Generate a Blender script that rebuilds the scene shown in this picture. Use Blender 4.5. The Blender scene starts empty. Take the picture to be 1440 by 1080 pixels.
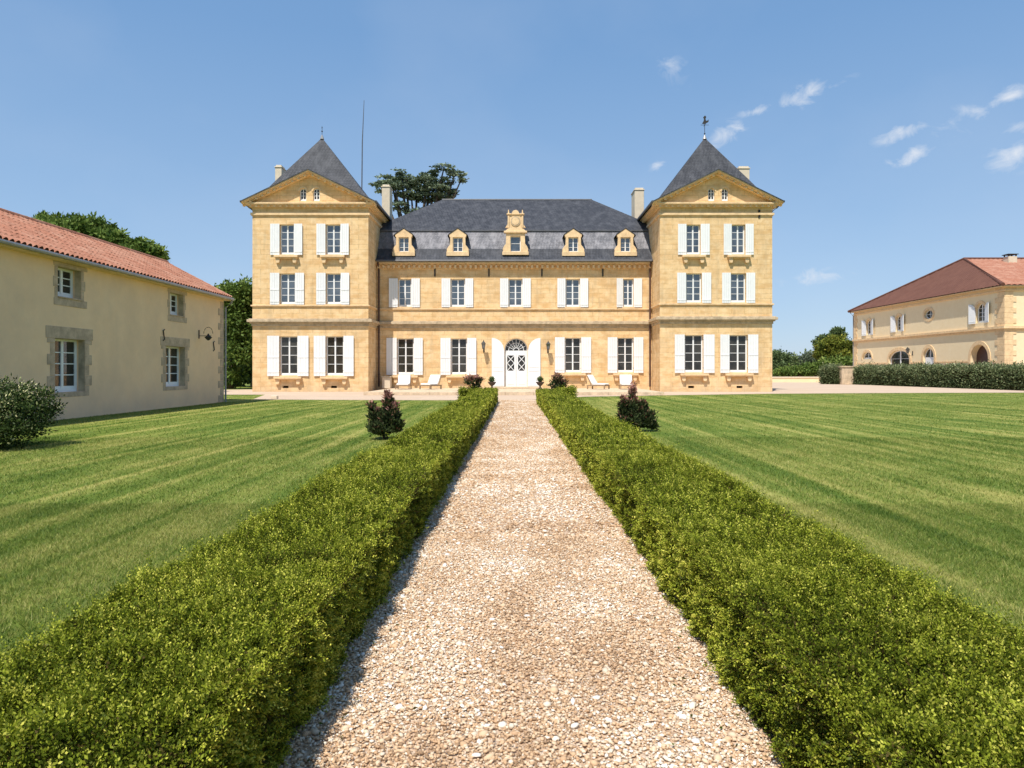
import bpy, bmesh, math, random
import numpy as np
from mathutils import Vector, Matrix
R = math.radians
random.seed(7); RNG = np.random.default_rng(7)
scene = bpy.context.scene
COL = scene.collection
F, CX, HY, CH = 1000.0, 725.0, 521.0, 1.5      # focal length in photo pixels, vanishing point, eye height

# ------------------------------------------------------------------ camera
cam = bpy.data.cameras.new('camera'); cam_o = bpy.data.objects.new('camera', cam); COL.objects.link(cam_o)
cam.sensor_width = 36; cam.lens = 36*F/1440; cam.shift_x = -5/1440; cam.shift_y = -19/1440
cam.clip_start = 0.05; cam.clip_end = 6000
cam_o.location = (0, 0, CH); cam_o.rotation_euler = (R(90), 0, 0); scene.camera = cam_o
# ------------------------------------------------------------------ light
SUN_EL, SUN_AZ = R(60), R(202.5)                  # azimuth clockwise from +Y
S = Vector((math.sin(SUN_AZ)*math.cos(SUN_EL), math.cos(SUN_AZ)*math.cos(SUN_EL), math.sin(SUN_EL)))
sun = bpy.data.lights.new('sun', 'SUN'); sun.energy = 5.0; sun.angle = R(0.5); sun.color = (1, .95, .87)
sun_o = bpy.data.objects.new('sun', sun); COL.objects.link(sun_o)
sun_o.rotation_euler = (-S).to_track_quat('-Z', 'Y').to_euler(); sun_o.location = (-20, -30, 60)
scene.view_settings.view_transform = 'Standard'; scene.view_settings.look = 'None'
scene.view_settings.exposure = 0.22; scene.view_settings.gamma = 1
world = bpy.data.worlds.new('World'); scene.world = world; world.use_nodes = True
wn, wl = world.node_tree.nodes, world.node_tree.links
wn.clear()
def nd(t, nodes, **kw):
    n = nodes.new(t)
    for k, v in kw.items(): setattr(n, k, v)
    return n
w_out = nd('ShaderNodeOutputWorld', wn); w_bg = nd('ShaderNodeBackground', wn)
w_sky = nd('ShaderNodeTexSky', wn, sky_type='NISHITA', sun_disc=False)
w_sky.sun_elevation = SUN_EL; w_sky.sun_rotation = SUN_AZ; w_sky.altitude = 100; w_sky.air_density = 1.0; w_sky.dust_density = 0.3; w_sky.ozone_density = 2.5
w_bg.inputs['Strength'].default_value = 0.117
wl.new(w_bg.outputs[0], w_out.inputs[0])
w_tc = nd('ShaderNodeTexCoord', wn)
w_noise = nd('ShaderNodeTexNoise', wn); w_noise.inputs['Scale'].default_value = 34; w_noise.inputs['Detail'].default_value = 9
w_noise.inputs['Roughness'].default_value = .62; w_noise.inputs['Distortion'].default_value = .6
wmap = nd('ShaderNodeMapping', wn); wmap.inputs['Rotation'].default_value = (0, R(-20), 0); wmap.inputs['Scale'].default_value = (1, 1, 1.4)
wl.new(w_tc.outputs['Generated'], wmap.inputs[0]); wl.new(wmap.outputs[0], w_noise.inputs['Vector'])
def wmath(op, a, b=None, clamp=False):
    n = nd('ShaderNodeMath', wn, operation=op); n.use_clamp = clamp
    for i, v in enumerate((a, b)):
        if v is None: continue
        if isinstance(v, (int, float)): n.inputs[i].default_value = v
        else: wl.new(v, n.inputs[i])
    return n.outputs[0]
CLOUDS = [(1131,134,46,20,14,1.0),(1062,157,38,10,10,.85),(1022,187,46,20,35,.8),(927,231,20,10,25,.6),(1267,187,44,17,12,.95),
          (1281,219,42,15,12,.95),(1378,158,40,14,-20,.6),(1422,135,40,20,15,.8),(1432,218,55,30,10,.7),(1440,180,40,14,0,.5),(1150,388,62,18,5,.65),(945,92,46,30,-50,.3),(1320,185,50,30,10,.3),(1170,122,40,9,18,.5)]
acc = None
for (px, py, a, b, rot, k) in CLOUDS:
    c = Vector(((px-CX)/F, 1, (HY-py)/F)); ln = c.length; c.normalize()
    right = Vector((c.y, -c.x, 0)).normalized(); up = right.cross(c).normalized()
    if up.z < 0: up = -up
    r = R(rot); ax = right*math.cos(r)+up*math.sin(r); bx = up*math.cos(r)-right*math.sin(r)
    sub = nd('ShaderNodeVectorMath', wn, operation='SUBTRACT'); wl.new(w_tc.outputs['Generated'], sub.inputs[0]); sub.inputs[1].default_value = c
    ds = []
    for v, l in ((ax, a), (bx, b)):
        d = nd('ShaderNodeVectorMath', wn, operation='DOT_PRODUCT'); wl.new(sub.outputs[0], d.inputs[0])
        d.inputs[1].default_value = v*(F*ln/l); ds.append(wmath('POWER', wmath('ABSOLUTE', d.outputs['Value']), 2))
    g = wmath('MULTIPLY', wmath('SUBTRACT', 1.0, wmath('SQRT', wmath('ADD', ds[0], ds[1])), clamp=True), k)
    acc = g if acc is None else wmath('MAXIMUM', acc, g)
nz = wmath('SUBTRACT', w_noise.outputs['Fac'], .5)
m = wmath('ADD', wmath('MULTIPLY', acc, 1.15), wmath('MULTIPLY', nz, 2.6))
m = wmath('MULTIPLY', wmath('SUBTRACT', m, .24, clamp=True), wmath('MULTIPLY', acc, 3.0, clamp=True), clamp=True)
thin = nd('ShaderNodeTexNoise', wn); thin.inputs['Scale'].default_value = 4; thin.inputs['Detail'].default_value = 6
wl.new(wmap.outputs[0], thin.inputs['Vector'])
veil = wmath('MULTIPLY', wmath('SUBTRACT', thin.outputs['Fac'], .45, clamp=True), .28)
m = wmath('ADD', wmath('MULTIPLY', m, .8), veil, clamp=True)
w_mix = nd('ShaderNodeMix', wn, data_type='RGBA'); wl.new(m, w_mix.inputs[0])
tint = nd('ShaderNodeMix', wn, data_type='RGBA', blend_type='MULTIPLY'); tint.inputs[0].default_value = 1
wl.new(w_sky.outputs[0], tint.inputs[6]); tint.inputs[7].default_value = (1.08, 1.02, 1.03, 1)
zsep = nd('ShaderNodeSeparateXYZ', wn); wl.new(w_tc.outputs['Generated'], zsep.inputs[0])
zr_ = nd('ShaderNodeValToRGB', wn); wl.new(zsep.outputs[2], zr_.inputs[0]); e_ = zr_.color_ramp.elements; e_.new(.2); e_.new(.5)
for el, p, c in zip(e_, (0, .14, .42, 1), ((.42, .60, .82), (.35, .545, .80), (.20, .395, .70), (.13, .30, .60))): el.position = p; el.color = c+(1,)
sc_ = nd('ShaderNodeVectorMath', wn, operation='SCALE'); wl.new(zr_.outputs[0], sc_.inputs[0]); sc_.inputs['Scale'].default_value = 7.4
bl_ = nd('ShaderNodeMix', wn, data_type='RGBA'); bl_.inputs[0].default_value = .75; wl.new(tint.outputs[2], bl_.inputs[6]); wl.new(sc_.outputs[0], bl_.inputs[7])
wl.new(bl_.outputs[2], w_mix.inputs[6]); w_mix.inputs[7].default_value = (5.9, 6.2, 6.7, 1)
wl.new(w_mix.outputs[2], w_bg.inputs['Color'])

# ------------------------------------------------------------------ helpers
def at(px, py, Y): return ((px-CX)*Y/F, Y, CH+(HY-py)*Y/F)
def X_(px, Y): return (px-CX)*Y/F
def Z_(py, Y): return CH+(HY-py)*Y/F
def front(Y0): return lambda u, d, v: (u, Y0-d, v)
def face_east(X0): return lambda u, d, v: (X0+d, u, v)
def face_west(X0): return lambda u, d, v: (X0-d, u, v)
ident = lambda x, y, z: (x, y, z)
def empty(name, loc=(0, 0, 0), label=None, cat=None, group=None, rz=0):
    o = bpy.data.objects.new(name, None); COL.objects.link(o); o.location = loc; o.rotation_euler[2] = rz
    o.empty_display_size = .2
    return tag(o, label, cat, group)
def tag(o, label=None, cat=None, group=None, kind=None):
    if label: o['label'] = label
    if cat: o['category'] = cat
    if group: o['group'] = group
    if kind: o['kind'] = kind
    return o
def wloc(o):
    v = Vector((0, 0, 0))
    while o is not None: v += Vector(o.location); o = o.parent
    return v
class MB:
    def __init__(s, T=ident): s.v, s.f, s.T = [], [], T
    def add(s, vs, fs):
        n = len(s.v); s.v += [tuple(s.T(*p)) for p in vs]; s.f += [tuple(n+i for i in f) for f in fs]; return s
    def box(s, x0, x1, y0, y1, z0, z1):
        return s.add([(x0,y0,z0),(x1,y0,z0),(x1,y1,z0),(x0,y1,z0),(x0,y0,z1),(x1,y0,z1),(x1,y1,z1),(x0,y1,z1)],
                     [(0,3,2,1),(4,5,6,7),(0,1,5,4),(1,2,6,5),(2,3,7,6),(3,0,4,7)])
    def quad(s, a, b, c, d): return s.add([a, b, c, d], [(0, 1, 2, 3)])
    def poly(s, pts): return s.add(pts, [tuple(range(len(pts)))])
    def prism(s, uv, d0, d1):                       # polygon in (u,v) pushed from d0 to d1
        n = len(uv)
        return s.add([(u, d0, v) for u, v in uv]+[(u, d1, v) for u, v in uv],
                     [tuple(range(n)), tuple(range(2*n-1, n-1, -1))]+[(i, (i+1) % n, n+(i+1) % n, n+i) for i in range(n)])
    def tube(s, pts, r, n=8):
        pts = [Vector(p) for p in pts]; rs = r if isinstance(r, (list, tuple)) else [r]*len(pts)
        vs, fs = [], []
        for i, p in enumerate(pts):
            t = (pts[min(i+1, len(pts)-1)]-pts[max(i-1, 0)]).normalized()
            a = t.orthogonal().normalized() if abs(t.z) < .95 else t.cross(Vector((0, 1, 0))).normalized()
            b = t.cross(a)
            for k in range(n):
                q = 2*math.pi*k/n; vs.append(tuple(p+(a*math.cos(q)+b*math.sin(q))*rs[i]))
        for i in range(len(pts)-1):
            for k in range(n): fs.append((i*n+k, i*n+(k+1) % n, (i+1)*n+(k+1) % n, (i+1)*n+k))
        fs += [tuple(range(n-1, -1, -1)), tuple(range((len(pts)-1)*n, len(pts)*n))]
        return s.add(vs, fs)
    def lathe(s, c, prof, n=16):                     # prof: (radius, z)
        vs, fs = [], []
        for r, z in prof:
            for k in range(n):
                q = 2*math.pi*k/n; vs.append((c[0]+r*math.cos(q), c[1]+r*math.sin(q), c[2]+z))
        for i in range(len(prof)-1):
            for k in range(n): fs.append((i*n+k, i*n+(k+1) % n, (i+1)*n+(k+1) % n, (i+1)*n+k))
        fs += [tuple(range(n-1, -1, -1)), tuple(range((len(prof)-1)*n, len(prof)*n))]
        return s.add(vs, fs)
    def build(s, name, mat, parent=None, loc=None, bevel=0, smooth=False, label=None):
        base = wloc(parent) if parent is not None else Vector(loc or (0, 0, 0))
        me = bpy.data.meshes.new(name)
        me.from_pydata([(x-base.x, y-base.y, z-base.z) for x, y, z in s.v], [], s.f)
        bm = bmesh.new(); bm.from_mesh(me); bmesh.ops.recalc_face_normals(bm, faces=bm.faces)
        if bevel:
            es = [e for e in bm.edges if e.is_manifold and e.calc_face_angle(0) > .5]
            bmesh.ops.bevel(bm, geom=es, offset=bevel, segments=1, affect='EDGES', clamp_overlap=True)
        bm.to_mesh(me); bm.free()
        if smooth: me.shade_smooth()
        me.materials.append(mat)
        o = bpy.data.objects.new(name, me); COL.objects.link(o)
        if parent is not None: o.parent = parent
        else: o.location = base
        if label: o['label'] = label
        return o
def copy_tree(o, parent=None):
    c = o.copy(); COL.objects.link(c); c.parent = parent
    for ch in list(o.children): copy_tree(ch, c)
    return c
def np_mesh(name, V, nper, mat, tone=None, parent=None, loc=(0, 0, 0), faces=None, smooth=False):
    """V: (n*nper,3); each group of nper verts is one face unless faces (k,m) template given"""
    me = bpy.data.meshes.new(name); n = len(V)
    base = wloc(parent) if parent is not None else Vector(loc)
    V = V-np.array(base)[None, :]
    me.vertices.add(n); me.vertices.foreach_set('co', V.astype(np.float32).ravel())
    if faces is None: idx = np.arange(n); tot = n//nper; fs = nper
    else:
        k = n//nper; fs = faces.shape[1]
        idx = (faces[None]+(np.arange(k)*nper)[:, None, None]).ravel(); tot = len(idx)//fs
    me.loops.add(len(idx)); me.loops.foreach_set('vertex_index', idx.astype(np.int32))
    me.polygons.add(tot); me.polygons.foreach_set('loop_start', np.arange(0, len(idx), fs).astype(np.int32))
    me.polygons.foreach_set('loop_total', np.full(tot, fs, np.int32))
    if tone is not None:
        a = me.attributes.new('tone', 'FLOAT', 'POINT'); a.data.foreach_set('value', np.repeat(tone, nper).astype(np.float32))
    me.update(calc_edges=True); me.validate()
    if smooth: me.shade_smooth()
    me.materials.append(mat)
    o = bpy.data.objects.new(name, me); COL.objects.link(o)
    if parent is not None: o.parent = parent
    else: o.location = base
    return o
def unit(a): return a/np.maximum(np.linalg.norm(a, axis=1, keepdims=True), 1e-9)
def leaf_verts(P, A, L, W):
    """rhombic leaves from P along A"""
    n = len(P); Sd = unit(np.cross(A, RNG.normal(size=(n, 3)))); L = np.broadcast_to(L, n)[:, None]; W = np.broadcast_to(W, n)[:, None]
    return np.stack([P, P+A*L*.45+Sd*W*.5, P+A*L, P+A*L*.45-Sd*W*.5], 1).reshape(-1, 3)
def spray_leaf(P, A, N, L, W):
    Sd = unit(np.cross(A, N)); L = L[:, None]; W = W[:, None]
    return np.stack([P, P+A*L*.5+Sd*W*.5, P+A*L, P+A*L*.5-Sd*W*.5], 1).reshape(-1, 3)
def vnoise(x, y, seed=0):
    xi, yi = np.floor(x).astype(int), np.floor(y).astype(int); fx, fy = x-xi, y-yi
    def h(a, b):
        v = np.sin(a*127.1+b*311.7+seed*74.7)*43758.5453; return v-np.floor(v)
    fx, fy = fx*fx*(3-2*fx), fy*fy*(3-2*fy)
    return (h(xi, yi)*(1-fx)+h(xi+1, yi)*fx)*(1-fy)+(h(xi, yi+1)*(1-fx)+h(xi+1, yi+1)*fx)*fy

# ------------------------------------------------------------------ materials
class NT:
    def __init__(s, name):
        s.m = bpy.data.materials.new(name); s.m.use_nodes = True; s.t = s.m.node_tree; s.n = s.t.nodes; s.n.clear()
        s.out = s.n.new('ShaderNodeOutputMaterial'); s.b = s.n.new('ShaderNodeBsdfPrincipled'); s.link(s.b.outputs[0], s.out.inputs[0])
        s.tc = s.n.new('ShaderNodeTexCoord').outputs['Object']
    def link(s, a, b): s.t.links.new(a, b)
    def set(s, inp, v):
        if isinstance(v, (int, float, tuple)):
            if isinstance(v, tuple) and len(v) == 3 and inp.type == 'RGBA': v = v+(1,)
            inp.default_value = v
        else: s.link(v, inp)
    def noise(s, scale, detail=4, rough=.6, vec=None, dist=0, out='Fac'):
        n = s.n.new('ShaderNodeTexNoise'); s.link(vec or s.tc, n.inputs['Vector'])
        n.inputs['Scale'].default_value = scale; n.inputs['Detail'].default_value = detail; n.inputs['Roughness'].default_value = rough; n.inputs['Distortion'].default_value = dist
        return n.outputs[out]
    def map(s, scale=(1, 1, 1), rot=(0, 0, 0), vec=None):
        n = s.n.new('ShaderNodeMapping'); s.link(vec or s.tc, n.inputs[0]); n.inputs['Scale'].default_value = scale; n.inputs['Rotation'].default_value = rot
        return n.outputs[0]
    def math(s, op, a, b=0.0, clamp=False):
        n = s.n.new('ShaderNodeMath'); n.operation = op; n.use_clamp = clamp; s.set(n.inputs[0], a); s.set(n.inputs[1], b); return n.outputs[0]
    def ramp(s, fac, stops):
        n = s.n.new('ShaderNodeValToRGB'); s.link(fac, n.inputs[0]); e = n.color_ramp.elements
        while len(e) < len(stops): e.new(.5)
        for x, (p, c) in zip(e, stops): x.position = p; x.color = tuple(c)+(1,) if len(c) == 3 else c
        return n.outputs[0]
    def mix(s, fac, a, b, mode='MIX'):
        n = s.n.new('ShaderNodeMix'); n.data_type = 'RGBA'; n.blend_type = mode; s.set(n.inputs[0], fac); s.set(n.inputs[6], a); s.set(n.inputs[7], b); return n.outputs[2]
    def attr(s, name):
        n = s.n.new('ShaderNodeAttribute'); n.attribute_name = name; return n.outputs['Fac']
    def bump(s, h, strength=.3, dist=.02):
        n = s.n.new('ShaderNodeBump'); n.inputs['Strength'].default_value = strength; n.inputs['Distance'].default_value = dist
        s.link(h, n.inputs['Height']); s.link(n.outputs[0], s.b.inputs['Normal'])
    def wallvec(s):
        sp = s.n.new('ShaderNodeSeparateXYZ'); s.link(s.tc, sp.inputs[0]); cb = s.n.new('ShaderNodeCombineXYZ')
        s.link(s.math('ADD', sp.outputs[0], sp.outputs[1]), cb.inputs[0]); s.link(sp.outputs[2], cb.inputs[1]); return cb.outputs[0]
    def brick(s, vec, w, h, mortar, c1, c2, cm, off=.5):
        n = s.n.new('ShaderNodeTexBrick'); s.link(vec, n.inputs['Vector']); n.offset = off
        n.inputs['Scale'].default_value = 1; n.inputs['Brick Width'].default_value = w; n.inputs['Row Height'].default_value = h; n.inputs['Mortar Size'].default_value = mortar
        n.inputs['Mortar Smooth'].default_value = .3
        s.set(n.inputs['Color1'], c1); s.set(n.inputs['Color2'], c2); s.set(n.inputs['Mortar'], cm); return n
    def done(s, base=None, rough=.8, spec=.3, **kw):
        if base is not None: s.set(s.b.inputs['Base Color'], base)
        s.set(s.b.inputs['Roughness'], rough); s.set(s.b.inputs['Specular IOR Level'], spec)
        for k, v in kw.items(): s.set(s.b.inputs[k.replace('_', ' ')], v)
        return s.m
def simple(name, c, rough=.6, spec=.3, var=.12, scale=6, **kw):
    t = NT(name); n = t.noise(scale, 7, .68); d = tuple(x*(1-var) for x in c); l = tuple(min(1, x*(1+var)) for x in c)
    t.bump(t.noise(scale*8, 3), .1, .01)
    return t.done(t.ramp(n, [(.3, d), (.7, l)]), rough, spec, **kw)
def mat_ashlar(name, a, b, c, stain=.5):
    t = NT(name); wv = t.wallvec()
    br = t.brick(wv, .92, .345, .011, a, b, tuple(x*.55 for x in b))
    col = t.mix(t.ramp(t.noise(1.6, 8, .75), [(.40, (0, 0, 0)), (.66, (1, 1, 1))]), br.outputs['Color'], c)
    vb = t.noise(1.0, 2, .5, vec=t.map((1.1, 1.1, 2.9))); col = t.mix(t.math('MULTIPLY', t.ramp(vb, [(.5, (0, 0, 0)), (.66, (1, 1, 1))]), .55), col, (.62, .37, .15))
    col2 = t.mix(t.ramp(t.noise(.5, 8, .72, dist=.8), [(.48, (0, 0, 0)), (.72, (1, 1, 1))]), col, tuple(x*.62 for x in b))
    col2 = t.mix(stain, col, col2)
    streak = t.ramp(t.noise(2.2, 5, .6, vec=t.map((1.2, 1.2, .16))), [(.52, (0, 0, 0)), (.75, (1, 1, 1))])
    col2 = t.mix(t.math('MULTIPLY', streak, .42), col2, (.36, .28, .18))
    pale = t.ramp(t.noise(9, 4, .7), [(.62, (0, 0, 0)), (.78, (1, 1, 1))])
    col2 = t.mix(t.math('MULTIPLY', pale, .3), col2, (.75, .63, .44))
    sp = t.n.new('ShaderNodeSeparateXYZ'); t.link(t.tc, sp.inputs[0])
    dm = t.math('SUBTRACT', 1.0, t.math('MULTIPLY', sp.outputs[2], 1.3), clamp=True); dm = t.math('MULTIPLY', dm, t.ramp(t.noise(1.4, 6, .7), [(.35, (.15, .15, .15)), (.62, (1, 1, 1))]))
    col2 = t.mix(t.math('MULTIPLY', dm, .55), col2, (.44, .36, .25))
    h = t.math('ADD', t.math('MULTIPLY', br.outputs['Fac'], -.6), t.noise(22, 6, .7))
    t.bump(h, .45, .025)
    return t.done(col2, .88, .2)
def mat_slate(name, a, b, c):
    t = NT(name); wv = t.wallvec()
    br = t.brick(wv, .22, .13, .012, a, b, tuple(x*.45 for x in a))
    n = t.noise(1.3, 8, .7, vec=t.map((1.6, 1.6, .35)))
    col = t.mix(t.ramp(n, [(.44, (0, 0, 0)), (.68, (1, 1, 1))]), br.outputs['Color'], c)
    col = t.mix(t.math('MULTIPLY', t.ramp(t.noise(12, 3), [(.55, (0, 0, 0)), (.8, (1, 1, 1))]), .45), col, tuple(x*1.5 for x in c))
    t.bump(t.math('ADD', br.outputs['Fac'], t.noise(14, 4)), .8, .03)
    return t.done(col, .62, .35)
def mat_leaf(name, stops, trans=.25, rough=.5, spatial=None):
    t = NT(name); f = t.attr('tone')
    if spatial: f = t.math('ADD', f, t.math('MULTIPLY', t.math('SUBTRACT', t.noise(spatial[0], 3), .5), spatial[1]), clamp=True)
    col = t.ramp(f, stops); t.done(col, rough, .1)
    tr = t.n.new('ShaderNodeBsdfTranslucent'); t.link(t.mix(.5, col, (.25, .35, .03), 'ADD') if False else col, tr.inputs[0])
    mx = t.n.new('ShaderNodeMixShader'); mx.inputs[0].default_value = trans
    t.link(t.b.outputs[0], mx.inputs[1]); t.link(tr.outputs[0], mx.inputs[2]); t.link(mx.outputs[0], t.out.inputs[0])
    return t.m
def lawn_color(t):
    st = t.noise(1.0, 3, .55, vec=t.map((2.7, .07, 1), (0, 0, R(-3))), dist=.3)
    pt = t.noise(.55, 5, .6)
    fn = t.noise(26, 4, .7)
    f = t.math('ADD', t.math('ADD', t.math('MULTIPLY', st, 1.6), t.math('MULTIPLY', pt, .8)), t.math('MULTIPLY', fn, .7))
    return t.math('SUBTRACT', f, .98, clamp=True)
M = {}
M['stone'] = mat_ashlar('ochre_stone', (.80, .55, .28), (.71, .46, .22), (.84, .62, .36))
M['stone_trim'] = simple('trim_stone', (.76, .54, .31), .85, .2, .2, 3)
M['stone_grey'] = simple('weathered_stone', (.50, .39, .26), .9, .2, .35, 3)
M['brown_stone'] = simple('brown_stone', (.50, .37, .26), .9, .2, .3, 3)
M['terrace'] = simple('terrace_stone', (.58, .45, .31), .9, .2, .3, 2.5)
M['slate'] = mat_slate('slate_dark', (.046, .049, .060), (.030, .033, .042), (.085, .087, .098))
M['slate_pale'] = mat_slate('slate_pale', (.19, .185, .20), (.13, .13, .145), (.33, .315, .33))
M['lead'] = simple('lead', (.10, .10, .11), .5, .5, .3, 4)
M['white'] = simple('white_paint', (.79, .79, .78), .5, .4, .04, 3)
M['white_cushion'] = simple('white_cushion', (.82, .80, .76), .9, .2, .04, 8)
M['render_ochre'] = (lambda t: t.done(t.mix(t.math('MULTIPLY', t.ramp(t.noise(.6, 7, .7), [(.38, (0, 0, 0)), (.66, (1, 1, 1))]), .85), t.ramp(t.noise(1.5, 8, .75), [(.3, (.90, .60, .36)), (.7, (.93, .655, .42))]), (.78, .54, .35)), .95, .1))(NT('ochre_render'))
M['render_cream'] = (lambda t: t.done(t.mix(t.math('MULTIPLY', t.noise(.5, 7, .7), .5), t.ramp(t.noise(1.8, 6, .7), [(.3, (.84, .67, .42)), (.7, (.90, .75, .51))]), (.76, .58, .34)), .95, .1))(NT('cream_render'))
M['chimney'] = simple('chimney_render', (.66, .56, .42), .9, .2, .1, 3)
M['iron'] = simple('iron', (.03, .028, .026), .6, .4, .2, 10)
M['pipe'] = simple('brown_pipe_and_shade', (.09, .045, .035), .5, .4, .2, 5)
M['zinc'] = simple('zinc', (.30, .29, .28), .45, .5, .15, 5, Metallic=.3)
M['wood'] = simple('teak', (.30, .20, .12), .7, .3, .25, 12)
M['terracotta'] = simple('urn_dark', (.07, .05, .04), .7, .3, .3, 8)
M['bark'] = simple('bark', (.10, .075, .055), .95, .1, .4, 8)
M['void'] = simple('dark_interior', (.012, .011, .01), .9, .1, .1, 5)
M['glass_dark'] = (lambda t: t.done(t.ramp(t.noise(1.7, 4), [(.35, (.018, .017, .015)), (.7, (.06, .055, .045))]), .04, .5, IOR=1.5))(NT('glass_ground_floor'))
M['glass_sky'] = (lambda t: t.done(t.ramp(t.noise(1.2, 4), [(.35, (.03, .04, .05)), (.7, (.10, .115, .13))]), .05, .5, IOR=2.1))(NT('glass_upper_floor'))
def mat_tile(name, a, b, c):
    t = NT(name)
    n1 = t.noise(1.2, 6, .7); n2 = t.noise(9, 3, .7)
    col = t.mix(t.ramp(n2, [(.35, (0, 0, 0)), (.65, (1, 1, 1))]), a, b)
    col = t.mix(t.math('MULTIPLY', t.ramp(n1, [(.45, (0, 0, 0)), (.7, (1, 1, 1))]), .5), col, c)
    t.bump(t.noise(30, 4), .2, .01); return t.done(col, .85, .2)
M['tile'] = mat_tile('terracotta_tile', (.43, .185, .115), (.27, .115, .07), (.55, .34, .24))
M['tile_brown'] = mat_tile('brown_tile', (.155, .068, .047), (.115, .052, .037), (.20, .095, .066))
def mat_ground():
    t = NT('lawn'); f = lawn_color(t)
    t.bump(t.noise(60, 4, .8), .5, .03)
    return t.done(t.ramp(f, [(.15, (.065, .115, .014)), (.42, (.11, .16, .022)), (.66, (.185, .215, .04)), (.9, (.33, .31, .085))]), .9, .15)
M['lawn'] = mat_ground()
def mat_blade():
    t = NT('grass_blades'); f = t.math('ADD', lawn_color(t), t.math('MULTIPLY', t.math('SUBTRACT', t.attr('tone'), .5), .7), clamp=True)
    col = t.ramp(f, [(.12, (.065, .125, .014)), (.40, (.135, .20, .025)), (.64, (.235, .275, .05)), (.9, (.44, .41, .13))]); t.done(col, .55, .3)
    tr = t.n.new('ShaderNodeBsdfTranslucent'); t.link(col, tr.inputs[0]); mx = t.n.new('ShaderNodeMixShader'); mx.inputs[0].default_value = .3
    t.link(t.b.outputs[0], mx.inputs[1]); t.link(tr.outputs[0], mx.inputs[2]); t.link(mx.outputs[0], t.out.inputs[0]); return t.m
M['blade'] = mat_blade()
def mat_gravel():
    t = NT('gravel_sheet'); vec = t.map((1, 1, 0))
    v = t.n.new('ShaderNodeTexVoronoi'); t.link(vec, v.inputs['Vector']); v.inputs['Scale'].default_value = 48
    sp = t.n.new('ShaderNodeSeparateColor'); t.link(v.outputs['Color'], sp.inputs[0])
    col = t.ramp(sp.outputs[0], [(.0, (.36, .23, .14)), (.3, (.53, .36, .23)), (.55, (.60, .45, .31)), (.8, (.68, .56, .43)), (1, (.80, .74, .64))])
    col = t.mix(t.math('MULTIPLY', t.ramp(v.outputs['Distance'], [(.35, (0, 0, 0)), (.75, (1, 1, 1))]), .55), col, (.30, .20, .13))
    col = t.mix(t.math('MULTIPLY', t.noise(.9, 6, .7), .45), col, (.58, .42, .29))
    t.bump(t.math('SUBTRACT', 1.0, v.outputs['Distance']), .5, .01)
    return t.done(col, .9, .2)
M['gravel'] = mat_gravel()
def mat_court():
    t = NT('forecourt_gravel'); c = t.ramp(t.noise(.35, 8, .7), [(.3, (.50, .375, .275)), (.7, (.60, .47, .35))])
    c = t.mix(t.math('MULTIPLY', t.noise(40, 3, .8), .5), c, (.48, .36, .26)); t.bump(t.noise(60, 4, .8), .4, .02); return t.done(c, .95, .1)
M['court'] = mat_court()
def mat_stones():
    t = NT('gravel_stones'); c = t.ramp(t.attr('tone'), [(0, (.24, .14, .08)), (.18, (.46, .28, .16)), (.36, (.58, .375, .22)), (.55, (.66, .485, .325)), (.72, (.66, .55, .42)), (.87, (.82, .74, .62)), (1, (.88, .85, .79))])
    c = t.mix(t.math('MULTIPLY', t.noise(90, 3, .7), .35), c, (.62, .45, .26)); return t.done(c, .8, .25)
M['stones'] = mat_stones()
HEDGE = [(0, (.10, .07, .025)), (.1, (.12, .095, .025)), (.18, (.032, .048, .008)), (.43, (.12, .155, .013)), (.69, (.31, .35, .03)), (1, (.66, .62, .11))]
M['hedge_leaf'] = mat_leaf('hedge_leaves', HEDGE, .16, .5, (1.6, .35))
M['hedge_core'] = simple('hedge_core', (.028, .026, .010), .98, .0, .6, 30)
M['broad_leaf'] = mat_leaf('broad_leaves', [(0, (.045, .085, .015)), (.5, (.14, .21, .045)), (1, (.32, .39, .10))], .25)
M['dark_leaf'] = mat_leaf('dark_leaves', [(0, (.04, .07, .025)), (.5, (.12, .17, .065)), (1, (.28, .33, .14))], .2)
M['grey_leaf'] = mat_leaf('greyish_leaves', [(0, (.05, .075, .05)), (.5, (.13, .165, .10)), (1, (.26, .28, .18))], .2)
M['yellow_leaf'] = mat_leaf('yellow_leaves', [(0, (.05, .08, .015)), (.5, (.18, .21, .03)), (1, (.38, .34, .06))], .25)
M['cedar_leaf'] = mat_leaf('cedar_needles', [(0, (.04, .06, .035)), (.45, (.18, .23, .14)), (1, (.42, .48, .31))], .12)
M['vari_leaf'] = mat_leaf('variegated_leaves', [(0, (.010, .02, .006)), (.5, (.045, .075, .018)), (.64, (.12, .16, .045)), (.78, (.50, .49, .24)), (1, (.80, .75, .45))], .2)
M['red_leaf'] = mat_leaf('purple_leaves', [(0, (.018, .026, .012)), (.45, (.06, .085, .03)), (.68, (.09, .085, .035)), (.84, (.20, .06, .055)), (1, (.50, .26, .20))], .2)
M['oliv_leaf'] = mat_leaf('silvery_leaves', [(0, (.035, .055, .024)), (.5, (.12, .155, .065)), (.8, (.27, .30, .15)), (1, (.48, .48, .28))], .2)

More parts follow.
